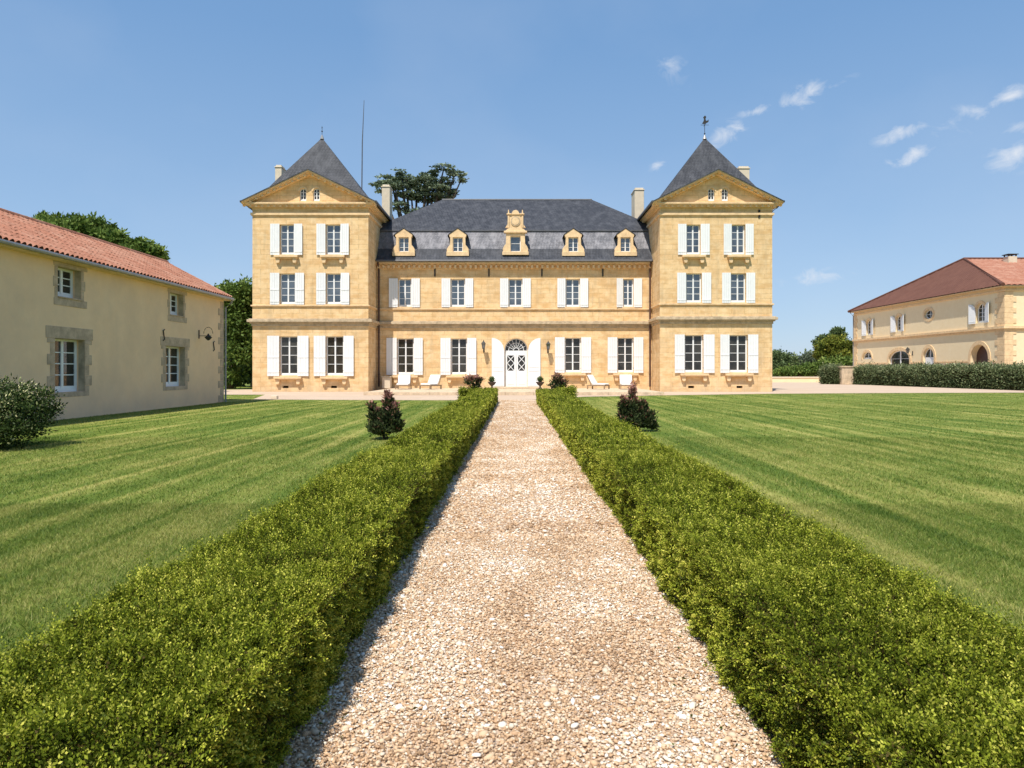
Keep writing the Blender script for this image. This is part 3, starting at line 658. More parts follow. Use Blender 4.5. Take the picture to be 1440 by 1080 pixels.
# dormers
def dormer(px, clock=False):
    Y = 52.95; T = front(Y); cx = X_(px, Y)
    if not clock:
        hw, oh, zb0, z0, z1, zs, zp = .82, .37, 10.02, 10.34, 11.42, 11.62, 12.12
        m = MB(T)
        for s_ in (-1, 1):
            L = [(oh, z0-.0), (hw-.02, z0), (hw, z0+.18), (hw-.1, z0+.36), (hw-.24, z0+.52), (hw-.26, z1), (oh, z1)]
            m.prism([(cx+s_*u, v) for u, v in L], -.3, 0)
        m.box(cx-hw-.02, cx+hw+.02, -.3, .08, zb0, z0)
        m.prism([(cx-hw+.22, z1), (cx+hw-.22, z1), (cx+hw-.16, zs), (cx, zp-.04), (cx-hw+.16, zs)], -.3, .0)
        rf = [(hw-.06, zs-.1), (hw-.14, zs+.01), (0, zp-.03), (-hw+.14, zs+.01), (-hw+.06, zs-.1)]
        d = m.build('dormer_window', M['stone_trim'], CHT, bevel=.012)
        q = MB(T)
        for i in range(len(rf)-1):
            (a1, b1_), (a2, b2_) = rf[i], rf[i+1]
            q.prism([(cx+a1, b1_), (cx+a2, b2_), (cx+a2, b2_+.035), (cx+a1, b1_+.035)], -1.75, .04)
        q.build('dormer_roof', M['slate'], d)
        for s_ in (-1, 1): c_ = MB(T); c_.box(*sorted((cx+s_*.4, cx+s_*.56)), -1.6, -.3, zb0+.2, zs); c_.build('cheek', M['slate'], d)
        h = dict(u0=cx-oh, u1=cx+oh, v0=z0, v1=z1)
    else:
        oh, z0, z1 = .38, Z_(354, Y), Z_(332, Y); zc = Z_(327.5, Y)
        m = MB(T)
        for s_ in (-1, 1):
            L = [(oh, z0), (.92, z0), (.95, z0+.2), (.86, z0+.42), (.72, z0+.6), (.70, z1), (oh, z1)]
            m.prism([(cx+s_*u, v) for u, v in L], -.35, 0)
        m.box(cx-.98, cx+.98, -.35, .12, z0-.25, z0)
        m.box(cx-.72, cx+.72, -.35, 0, z1, zc); m.box(cx-.86, cx+.86, -.35, .12, zc, zc+.14)
        zu = zc+.14
        m.prism([(cx-.78, zu), (cx+.78, zu), (cx+.5, zu+.24), (cx-.5, zu+.24)], -.35, 0)
        m.box(cx-.46, cx+.46, -.35, -.02, zu+.24, zu+1.22)
        for s_ in (-1, 1):
            m.box(*sorted((cx+s_*.46, cx+s_*.58)), -.35, .03, zu+.24, zu+1.16); m.box(*sorted((cx+s_*.30, cx+s_*.66)), -.38, .08, zu+1.22, zu+1.30)
            m.lathe((0, 0, 0), [(.0, 0), (.0, 0)], 3) if False else None
            m.prism([(cx+s_*.52-.06, zu+1.3), (cx+s_*.52+.06, zu+1.3), (cx+s_*.52+.03, zu+1.6), (cx+s_*.52-.03, zu+1.6)], -.2, -.08)
        m.prism([(u, v) for u, v in arc_pts(cx, .29, zu+1.22, .34)], -.3, .05)
        m.prism([(cx+.56, zu+.26), (cx+.76, zu+.26), (cx+.6, zu+.5), (cx+.58, zu+.9)], -.3, -.04); m.prism([(cx-.58, zu+.26), (cx-.76, zu+.26), (cx-.6, zu+.5), (cx-.58, zu+.9)], -.3, -.04)
        d = m.build('clock_dormer', M['stone_trim'], CHT, bevel=.012)
        q = MB(T); q.prism([(cx+.36*math.cos(i*math.pi/12), zu+.72+.36*math.sin(i*math.pi/12)) for i in range(24)], -.02, .03); q.build('clock_surround', M['stone_grey'], d)
        q = MB(T); q.prism([(cx+.27*math.cos(i*math.pi/12), zu+.72+.27*math.sin(i*math.pi/12)) for i in range(24)], .03, .05); q.build('clock_face', M['stone_trim'], d)
        for s_ in (-1, 1): c_ = MB(T); c_.box(*sorted((cx+s_*.5, cx+s_*.68)), -1.6, -.35, z0, zc-.021); c_.build('cheek', M['slate'], d)
        c_ = MB(T); c_.box(cx-.7, cx+.7, -1.9, -.35, zc-.02, zc+.05); c_.build('dormer_roof', M['slate'], d)
        h = dict(u0=cx-oh, u1=cx+oh, v0=z0, v1=z1)
    a, b = h['u0'], h['u1']; g = MB(T)
    g.quad((a, -.26, h['v0']), (b, -.26, h['v0']), (b, -.26, h['v1']), (a, -.26, h['v1'])); g.build('pane', M['glass_sky'], d)
    m = MB(T); z0, z1 = h['v0'], h['v1']
    m.box(a, a+.05, -.25, -.2, z0, z1); m.box(b-.05, b, -.25, -.2, z0, z1); m.box(a+.05, b-.05, -.25, -.2, z0, z0+.08); m.box(a+.05, b-.05, -.25, -.2, z1-.05, z1)
    if not clock:
        m.box(cx-.04, cx+.04, -.25, -.19, z0+.08, z1-.05)
        for r in (1, 2): m.box(a+.05, cx-.04, -.245, -.215, z0+r*.34, z0+r*.34+.025); m.box(cx+.04, b-.05, -.245, -.215, z0+r*.34, z0+r*.34+.025)
    else: m.box(a+.05, b-.05, -.245, -.215, z0+.62, z0+.65)
    m.build('frame', M['white'], d)
for p in (567.7, 643.7, 806.3, 879.8): dormer(p)
dormer(724.9, True)
# chimneys
def chimney(x0, x1, y0, y1, z0, z1, pot=False):
    m = MB(); m.box(x0, x1, y0, y1, z0, z1); c = m.build('chimney', M['chimney'], CHT, bevel=.02)
    k = MB(); k.box(x0-.05, x1+.05, y0-.05, y1+.05, z1, z1+.08); k.box(x0+.04, x1-.04, y0+.06, y1-.06, z1+.08, z1+.22); k.build('chimney_cap', M['chimney'], c, bevel=.015)
chimney(-10.72, -10.08, 57, 58.2, 11.5, 16.2); chimney(9.55, 10.3, 57, 58.6, 11.5, 15.95)
chimney(-18.6, -18.1, 55.0, 56.0, 13.2, 17.2); chimney(17.25, 18.1, 55.0, 56.0, 13.2, 17.1)
# downpipes, tie anchors
for x in (-10.16, 9.99):
    m = MB(); m.tube([(x, 52.5, 9.5), (x, 52.62, 9.3), (x, 52.86, 9.0), (x, 52.86, .3)], .065, 8)
    for z in (1.2, 3.2, 4.3, 6.6, 8.4): m.lathe((x, 52.86, z), [(.085, 0), (.085, .06)], 8)
    m.build('downpipe', M['pipe'], CHT)
for s_, t in ((-1, cl), (1, cr)):
    X = t[0]+s_*(4.07+.58-.1); m = MB(); m.tube([(X, 50.0, 13.2), (X-s_*.25, 50.02, 12.95), (X-s_*.5, 50.3, 12.75)], .05, 6); m.build('downpipe', M['lead'], CHT)
for px in (611.7, 687.6, 762, 847.6):
    m = MB(Tf); x = X_(px, YF); m.box(x-.05, x+.05, 0, .06, 8.75, 9.08); m.box(x-.065, x+.065, .03, .31, 9.08, 9.12) if False else None
    m.box(x-.05, x+.05, 0, .05, 8.5, 8.75); m.build('tie_anchor', M['iron'], CHT)
m = MB(Tt); x = X_(1067.6, YT); m.box(x-.07, x+.07, 0, .05, 12.22, 12.8); m.build('tie_anchor', M['iron'], CHT)
# entrance door
def door():
    a, b, c, d = door_h['u0'], door_h['u1'], door_h['v0'], door_h['v1']; zs = d-DW/2; cu = dcx; T = Tf; D0, D1 = -.28, -.22
    m = MB(T); o = arc_pts(cu, DW/2, zs, DW/2, 20); i_ = arc_pts(cu, DW/2-.07, zs, DW/2-.07, 20)
    for k in range(len(o)-1): m.prism([o[k], o[k+1], i_[k+1], i_[k]], D0, D1)
    m.box(a, a+.06, D0, D1, c, zs); m.box(b-.06, b, D0, D1, c, zs); m.box(a+.06, b-.06, D0, D1+.03, zs-.32, zs-.06)
    for k in range(1, 8):                               # fanlight rays
        q = math.pi*k/8; m2 = (cu+.2*math.cos(q), zs+.2*math.sin(q)-.05); m3 = (cu+(DW/2-.06)*math.cos(q), zs+(DW/2-.06)*math.sin(q)); n = (-math.sin(q)*.016, math.cos(q)*.016)
        m.prism([(m2[0]-n[0], m2[1]-n[1]), (m3[0]-n[0], m3[1]-n[1]), (m3[0]+n[0], m3[1]+n[1]), (m2[0]+n[0], m2[1]+n[1])], D0+.01, D1-.01)
    for rr_ in (.2, .56):
        o = arc_pts(cu, rr_+.018, zs-.05, rr_+.018, 16); i_ = arc_pts(cu, rr_-.018, zs-.05, rr_-.018, 16)
        for k in range(16): m.prism([o[k], o[k+1], i_[k+1], i_[k]], D0+.012, D1-.012)
    dr = m.build('entrance_door', M['white'], CHT)
    g = MB(T); g.poly([(u, -.26, v) for u, v in arc_pts(cu, DW/2-.02, zs-.1, DW/2+.06, 20)]+[(a, -.26, c), (b, -.26, c)]); g.build('pane', M['glass_dark'], dr)
    for s_ in (-1, 1):
        l0, l1 = sorted((cu+s_*.01, cu+s_*(DW/2-.06))); z0, z1 = c+1.18, zs-.42; q = MB(T)
        e0, e1 = l0+.13, l1-.13
        q.box(l0, e0, -.25, -.19, c, zs-.32); q.box(e1, l1, -.25, -.19, c, zs-.32); q.box(e0, e1, -.25, -.19, c, z0); q.box(e0, e1, -.25, -.19, z1, zs-.32)
        q.box(e0+.04, e1-.04, -.19, -.17, c+.15, z0-.12)
        w_ = e1-e0; h_ = (z1-z0)/2
        for k in range(2):
            for sg in (-1, 1):
                p0, p1 = (e0, z0+k*h_) if sg > 0 else (e0, z0+(k+1)*h_), (e1, z0+(k+1)*h_) if sg > 0 else (e1, z0+k*h_)
                dx, dz = p1[0]-p0[0], p1[1]-p0[1]; l_ = math.hypot(dx, dz); n = (-dz/l_*.024, dx/l_*.024)
                q.prism([(p0[0]-n[0], p0[1]-n[1]), (p1[0]-n[0], p1[1]-n[1]), (p1[0]+n[0], p1[1]+n[1]), (p0[0]+n[0], p0[1]+n[1])], -.245, -.21+.004*sg)
        q.build('door_leaf', M['white'], dr)
    for s_, sw in ((-1, .93), (1, .93)):
        e = a if s_ < 0 else b; n = 10; q = MB(T); rr_ = .86
        def U(u, s_=s_, e=e): return e+s_*u
        top = [(U(.02+sw*k/n), zs-.1+(rr_+.12)*math.sqrt(max(0, 1-((n-k)/n)**2))) for k in range(n+1)]
        q.prism([(U(.02), c+.02), (U(sw+.02), c+.02)]+list(reversed(top)), .04, .085)
        tk = top
        q.box(*sorted((U(.1), U(sw-.06))), .085, .10, c+1.15, c+1.27); q.box(*sorted((U(.1), U(sw-.06))), .085, .10, c+1.42, c+1.52); q.box(*sorted((U(.1), U(sw-.06))), .085, .10, c+.12, c+.22)
        q.box(*sorted((U(sw-.04), U(sw+.02))), .085, .10, c+.02, zs+.7); q.build('door_shutter', M['white'], dr)
door()

# ------------------------------------------------------------------ low farmhouse on the left
FH = empty('farmhouse', (-13.9, 22, 0), 'low farmhouse with plain ochre rendered wall and red pantile roof at the left edge', 'house')
XW = -13.9; Te = face_east(XW); ZE = 4.95; YN, YE = 5.0, 33.85
lw = [('g', dict(u0=21.45, u1=22.95, v0=.83, v1=2.48)), ('g', dict(u0=28.25, u1=29.9, v0=.85, v1=2.48)),
      ('u', dict(u0=21.58, u1=22.75, v0=3.76, v1=4.68)), ('u', dict(u0=28.6, u1=29.75, v0=3.76, v1=4.66)), ('g', dict(u0=14.2, u1=15.3, v0=.83, v1=2.48))]
m = MB(Te); wall(m, YN, YE, -.1, ZE, [w[1] for w in lw], .3)
m.T = ident; XB = -19.5; xr_ = (XW+XB)/2; zr = 6.62
for y in (YN, YE): m.poly([(XW, y, -.1), (XW, y, ZE), (xr_, y, zr-.1), (XB, y, ZE), (XB, y, -.1)])
m.quad((XB, YN, -.1), (XB, YE, -.1), (XB, YE, ZE), (XB, YN, ZE)); m.build('wall', M['render_ochre'], FH)
for k, h in lw:
    w = window(FH, Te, h, M['glass_dark'], 4 if k == 'g' else 3, .26, None, None, leaf=.055, fr=.07)
    s = MB(Te); a, b, c, d = h['u0'], h['u1'], h['v0'], h['v1']; jw = .22
    if k == 'g':
        s.box(a-.42, b+.42, -.0, .014, d, d+.36)
        z = c-.15; i = 0
        while z < d-.05:
            z2 = min(d, z+.33); o = jw+(.14 if i % 2 else 0)
            s.box(a-o, a, 0, .012+.003*(i % 2), z+.004, z2-.004); s.box(b, b+o, 0, .012+.003*(i % 2), z+.004, z2-.004); z = z2; i += 1
        s.box(a, b, 0, .012, c-.15, c)
    else:
        s.box(a-.2, b+.32, 0, .014, d, d+.14); s.box(a-.18, b+.3, 0, .016, c-.27, c-.04); s.box(a, b, 0, .05, c-.04, c)
        for i in range(3):
            z0, z1 = c-.04+(d-c+.04)*i/3, c-.04+(d-c+.04)*(i+1)/3; o = .14+.07*(i % 2)
            s.box(a-o, a, 0, .012, z0+.004, z1-.004); s.box(b, b+o, 0, .012, z0+.004, z1-.004)
    s.build('stone_surround', M['brown_stone'], w, bevel=.006)
    lin = MB(Te); e = .006
    lin.box(a+e, a+2*e, -.2, .0, c+e, d-e); lin.box(b-2*e, b-e, -.2, .0, c+e, d-e); lin.box(a+2*e, b-2*e, -.2, 0, d-2*e, d-e)
    lin.build('reveal', M['stone_grey'], w)
q = MB(Te); z = 0.0; i = 0
while z < ZE-.2:
    o = .38 if i % 2 else .62
    q.box(YE-o, YE+.012, 0, .014, z+.005, z+.335-.005); z += .34; i += 1
q.build('quoins', M['brown_stone'], FH, bevel=.006)
for (y, z) in ((28.05, 2.9), (32.7, 2.62)):
    m = MB(Te); m.tube([(y-.06, .03, z-.22), (y+.05, .03, z-.17), (y, .03, z), (y-.05, .03, z+.17), (y+.06, .03, z+.22)], .022, 6); m.build('tie_anchor', M['iron'], FH)
# half-round tiles: grid surface
def tile_roof(p0, ey, sl, ny, ns, amp, pitch, name, mat, root, steps=True):
    """p0 eave start, ey unit vector along eave, sl full slope vector; ny columns, ns rows"""
    p0, ey, sl = Vector(p0), Vector(ey), Vector(sl); nrm = ey.cross(sl).normalized(); nrm = nrm if nrm.z > 0 else -nrm
    seg = 8; vs = []; fs = []; cols = ny*seg+1
    prof_ = [abs(math.cos(math.pi*(k % seg)/seg))**.8 for k in range(cols)]
    rows = []
    for r in range(ns):
        for e, dz in ((0, .011), (1, 0)): rows.append(((r+e)/ns, dz))
    rnd = [[random.uniform(-.006, .006) for _ in range(ny+1)] for _ in range(ns)]
    for ri, (t, dz) in enumerate(rows):
        for k in range(cols):
            hgt = amp*(1-prof_[k])*1.0 if False else amp*prof_[k]
            p = p0+ey*(k*pitch/seg)+sl*t+nrm*(hgt+dz+rnd[ri//2][k//seg]); vs.append(tuple(p))
    for r in range(len(rows)-1):
        for k in range(cols-1): i = r*cols+k; fs.append((i, i+1, i+cols+1, i+cols))
    mb = MB(); mb.add(vs, fs); return mb.build(name, mat, root)
ex = XW+.36; n = int((YE+.2-YN)/.235)
tile_roof((ex, YN, ZE+.0), (0, 1, 0), (xr_-ex, 0, zr-ZE), n, 9, .09, .235, 'tile_roof', M['tile'], FH)
m = MB(); m.poly([(ex-.01, YN, ZE-.012), (ex-.01, YE+.2, ZE-.012), (xr_, YE+.2, zr-.012), (xr_, YN, zr-.012)]); m.poly([(xr_, YN, zr-.0), (xr_, YE+.2, zr), (XB-.4, YE+.2, ZE-.1), (XB-.4, YN, ZE-.1)])
m.box(XW+.001, ex-.04, YN, YE+.15, ZE-.13, ZE-.03); m.build('roof_underside', M['stone_trim'], FH)
m = MB(); m.tube([(xr_, YN, zr+.04), (xr_, YE+.2, zr+.04)], .11, 10); m.build('ridge_tile', M['tile'], FH)
m = MB(); m.tube([(ex+.04, YN, ZE-.05), (ex+.04, YE+.18, ZE-.05)], .06, 8); m.build('gutter', M['zinc'], FH)
m = MB(); m.tube([(ex+.04, YE+.02, ZE-.08), (ex-.02, YE+.06, ZE-.25), (XW+.07, YE+.07, ZE-.45), (XW+.07, YE+.07, .0)], .045, 8); m.build('downpipe', M['zinc'], FH)

# ------------------------------------------------------------------ stable house on the right
SH = empty('stable_house', (43, 62.5, 0), 'cream rendered two-storey outbuilding with arched openings and hipped tile roof on the right', 'house')
XS, YA, YZ = 43.0, 62.5, 90.3; Tw = face_west(XS); Ta = front(YA)
def ys(px): return XS*F/(px-CX)
def hole_s(pa, pb, ytop, ybot, top=None, bot=None, depth=.35):
    y1, y0 = ys(pa), ys(pb); yc = (y0+y1)/2; h = dict(u0=y0, u1=y1, v0=Z_(ybot, yc), v1=Z_(ytop, yc), depth=depth)
    if top is not None: h['top'] = min((y1-y0)/2, h['v1']-h['v0']-.05) if top else 0
    if bot: h['bot'] = (h['v1']-h['v0'])/2; h['top'] = h['bot']
    return h
sw = [('w', hole_s(1218.5, 1225.5, 449.5, 471, 1)), ('w', hole_s(1260, 1268, 443.5, 466, 1)), ('o', hole_s(1300, 1312, 435.5, 448.5, bot=1)), ('w', hole_s(1372.5, 1385.5, 426.5, 454, 1)),
      ('h', hole_s(1213, 1226, 494.5, 505, 1)), ('d', hole_s(1250, 1279, 492.5, 541, 1)), ('d2', hole_s(1298.5, 1313.5, 489.5, 541, 1)), ('p', hole_s(1365, 1390, 484.5, 545, 1, depth=.55))]
for k, h in sw:
    if k in ('d', 'd2', 'p'): h['v0'] = .05
    if k == 'd': h['top'] = 1.0
m = MB(Tw); ZS = 8.85; wall(m, YA, YZ, -.3, ZS, [h for _, h in sw]); XE = 68.0
ah = [H(46.6, 2.6, .05, 4.0, top=1.3, depth=.8), H(51.6, 2.6, .05, 4.0, top=1.3, depth=.8)]
m.T = Ta; wall(m, XS, XE, -.3, ZS, ah)
m.T = ident; m.quad((XE, YA, -.3), (XE, YZ, -.3), (XE, YZ, ZS), (XE, YA, ZS)); m.quad((XS, YZ, -.3), (XE, YZ, -.3), (XE, YZ, ZS), (XS, YZ, ZS))
m.build('wall', M['render_cream'], SH)
for k, h in sw:
    cu = (h['u0']+h['u1'])/2
    if k in ('w',):
        shw = .78; window(SH, Tw, h, M['glass_dark'], 4, .2, (shw, shw), None, sh_top=1, sh_open=(12, 12), leaf=.05, fr=.08)
    elif k == 'o': window(SH, Tw, h, M['glass_dark'], 2, .2, fr=.08)
    elif k == 'h': window(SH, Tw, h, M['glass_dark'], 2, .2, fr=.08)
    elif k == 'd': window(SH, Tw, h, M['glass_dark'], 4, .2, fr=.12, leaf=.1)
    elif k == 'd2':
        w = window(SH, Tw, h, M['glass_dark'], 4, .2, fr=.1, leaf=.06)
        q = MB(Tw); q.box(h['u0']+.1, h['u1']-.1, -.2, -.15, h['v0'], h['v1']-h['top']); q.build('door_leaf', M['white'], w)
    else:
        q = MB(Tw); q.box(h['u0']-.2, h['u1']+.2, -.62, -.56, .05, h['v1']+.2); q.build('passage_shade', M['pipe'], SH)  # dark brown plate: shade of the room behind the arch, put into its colour
for h in ah: q = MB(Ta); q.box(h['u0'], h['u1'], -.82, -.78, .05, h['v1']); q.build('carriage_door', M['wood'], SH)
def surround(T, h, wd=.28, th=.05, legs=True):
    q = MB(T); cu = (h['u0']+h['u1'])/2; hw = (h['u1']-h['u0'])/2; tp = h.get('top', hw)
    o = arc_pts(cu, hw+wd, h['v1']-tp, tp+wd); i_ = arc_pts(cu, hw, h['v1']-tp, tp)
    for k in range(len(o)-1): q.prism([o[k], o[k+1], i_[k+1], i_[k]], 0, th)
    if h.get('bot'):
        o = arc_pts(cu, hw+wd, h['v0']+h['bot'], h['bot']+wd, sign=-1); i_ = arc_pts(cu, hw, h['v0']+h['bot'], h['bot'], sign=-1)
        for k in range(len(o)-1): q.prism([o[k], o[k+1], i_[k+1], i_[k]], 0, th)
    elif legs:
        q.box(h['u0']-wd, h['u0'], 0, th, h['v0'], h['v1']-tp); q.box(h['u1'], h['u1']+wd, 0, th, h['v0'], h['v1']-tp)
    q.build('arch_surround', M['stone_trim'], SH)
for k, h in sw: surround(Tw, h, .26 if k in 'who' else .34, legs=(k != 'w'))
for h in ah: surround(Ta, h, .4)
q = MB(); q2 = MB(Tw); z = 0; i = 0
while z < ZS-.3:
    o = .9 if i % 2 else 1.25; q.T = Tw; q.box(YA, YA+o, 0, .05, z+.006, z+.47-.006); q.T = Ta; q.box(XS-.05, XS+o*.8, 0, .05, z+.006, z+.47-.006)
    q2.box(YZ-o*.7, YZ, 0, .05, z+.006, z+.464); z += .47; i += 1
q.build('quoins', M['stone_trim'], SH, bevel=.01); q2.build('quoins', M['stone_trim'], SH, bevel=.01)
q = MB(); q.box(XS-.22, XS, YA-.22, YZ+.1, 5.2, 5.42); q.box(XS-.1, XS, YA-.1, YZ+.1, 5.02, 5.2); q.box(XS, XE, YA-.22, YA, 5.2, 5.42); q.box(XS, XE, YA-.1, YA, 5.02, 5.2); q.build('belt_course', M['stone_trim'], SH)
hp = max(h['u1'] for k, h in sw if k == 'p'); lp = min(h['u0'] for k, h in sw if k == 'p')
q = MB(Tw); segs = []; cuts = sorted([(h['u0']-.34, h['u1']+.34) for k, h in sw if k in ('d', 'd2', 'p')]); cur = YA+1.3
for a, b in cuts: segs.append((cur, a)); cur = b
segs.append((cur, YZ-1))
for a, b in segs:
    if b > a: q.box(a, b, 0, .06, 2.3, 2.42)
q.build('impost_band', M['stone_trim'], SH)
q = MB(); q.box(XS-.14, XS, YA-.14, YZ, 8.5, 8.62); q.box(XS, XE, YA-.14, YA, 8.5, 8.62); q.box(XS-.4, XE, YA-.4, YZ+.4, 8.85, 8.95); q.build('cornice', M['stone_trim'], SH)
# hipped tiled roof, tiles as ridged slopes
def slope_tiles(corners, along, pitch, name, mat):
    """corners: eave a, eave b, top b, top a ; ridged strips running up the slope"""
    a, b, tb2, ta2 = [Vector(c) for c in corners]; nrm = (b-a).cross(ta2-a).normalized(); nrm = nrm if nrm.z > 0 else -nrm
    L = (b-a).length; n = int(L/pitch)*4; vs = []; fs = []; rows = 14
    ed = (b-a).normalized()
    for r in range(rows+1):
        t = r/rows; l, rr_ = a.lerp(ta2, t), b.lerp(tb2, t)
        s0, s1 = (l-a).dot(ed), (rr_-a).dot(ed); up = l-ed*s0
        for k in range(n+1):
            s_ = L*k/n; s2 = min(max(s_, s0), s1); h_ = .06*abs(math.cos(math.pi*s_/pitch)) + .02*((r % 2))
            vs.append(tuple(up+ed*s2+nrm*h_))
    for r in range(rows):
        for k in range(n):
            i = r*(n+1)+k
            p = [Vector(vs[j]) for j in (i, i+1, i+n+2, i+n+1)]
            if (p[0]-p[1]).length < 1e-4 and (p[2]-p[3]).length < 1e-4: continue
            fs.append((i, i+1, i+n+2, i+n+1))
    mb = MB(); mb.add(vs, fs); return mb.build(name, mat, SH)
xe0, ye0, ye1, ze_ = XS-.5, YA-.5, YZ+.5, 8.97; xh, yh, zh = 48.2, 76.4, 13.45
slope_tiles([(xe0, ye1, ze_), (xe0, ye0, ze_), (xh, yh, zh), (xh, yh, zh)], None, .5, 'tile_roof', M['tile_brown'])
slope_tiles([(xe0, ye0, ze_), (XE+.5, ye0, ze_), (XE-5, yh, zh), (xh, yh, zh)], None, .5, 'tile_roof', M['tile'])
m = MB(); m.poly([(xe0, ye1, ze_), (XE+.5, ye1, ze_), (XE-5, yh, zh), (xh, yh, zh)]); m.poly([(XE+.5, ye0, ze_), (XE+.5, ye1, ze_), (XE-5, yh, zh)]); m.build('tile_roof', M['tile'], SH)
m = MB(); m.tube([(xe0, ye0, ze_+.05), (xh, yh, zh+.05), (XE-5, yh, zh+.05)], .16, 8); m.tube([(xe0, ye1, ze_+.05), (xh, yh, zh+.05)], .16, 8); m.build('ridge_tile', M['tile_brown'], SH)
m = MB(); m.box(51.3, 52.2, 74, 74.8, 12.4, 13.40); c = m.build('chimney', M['chimney'], SH)
m = MB(); m.box(51.2, 52.3, 73.9, 74.9, 13.58, 13.65)
for x in (51.32, 52.08): m.box(x, x+.1, 74.02, 74.12, 13.4, 13.58); m.box(x, x+.1, 74.68, 74.78, 13.4, 13.58)
m.build('chimney_cap', M['iron'], c)
m = MB(); m.tube([(xe0-.02, YZ+.1, 8.9), (XS-.08, YZ+.05, 8.4), (XS-.08, YZ+.05, 0)], .07, 6); m.build('downpipe', M['zinc'], SH)

# ------------------------------------------------------------------ boundary: low wall, gate pillar
m = MB(); x0, x1 = X_(1089, 90), X_(1154, 90); m.box(x0-2, x1+.4, 90, 90.4, -.2, .55); lo = m.build('low_wall', M['render_cream'], loc=(x0, 90, 0))
tag(lo, 'low cream wall with pale coping beyond the forecourt, right of the chateau', 'wall')
m = MB(); m.box(x0-2.05, x1+.45, 89.94, 90.46, .55, .72); m.build('coping', M['chimney'], lo)
x0, x1 = X_(1184.2, 76), X_(1203, 76)
m = MB(); m.box(x0, x1, 76, 77.2, 0, 1.82); pl = m.build('stone_pillar', M['terrace'], loc=(x0, 76, 0), bevel=.03); tag(pl, 'squat square stone gate pillar between the two clipped hedges on the right', 'pillar')
m = MB(); m.box(x0-.07, x1+.07, 75.93, 77.27, 1.82, 1.98); m.build('pillar_cap', M['stone_grey'], pl, bevel=.02)
m = MB(); m.box(-10.0+.25, -9.15, 51.9, 52.6, .19, 1.02); bx_ = m.build('utility_box', M['chimney'], loc=(-9.5, 52, .19), bevel=.03)
tag(bx_, 'pale upright utility box beside the brown downpipe at the left end of the terrace', 'box')
m = MB(); m.box(-9.79, -9.11, 51.86, 52.64, 1.02, 1.07); m.build('lid', M['chimney'], bx_)
x0, y0_, _ = at(380.5, 561, 37.4); m = MB(); m.box(x0, x0+.32, y0_, y0_+.3, 0, .17); kb = m.build('stone_block', M['chimney'], loc=(x0, y0_, 0), bevel=.02); tag(kb, 'small white stone block on the gravel edge in front of the left tower', 'block')

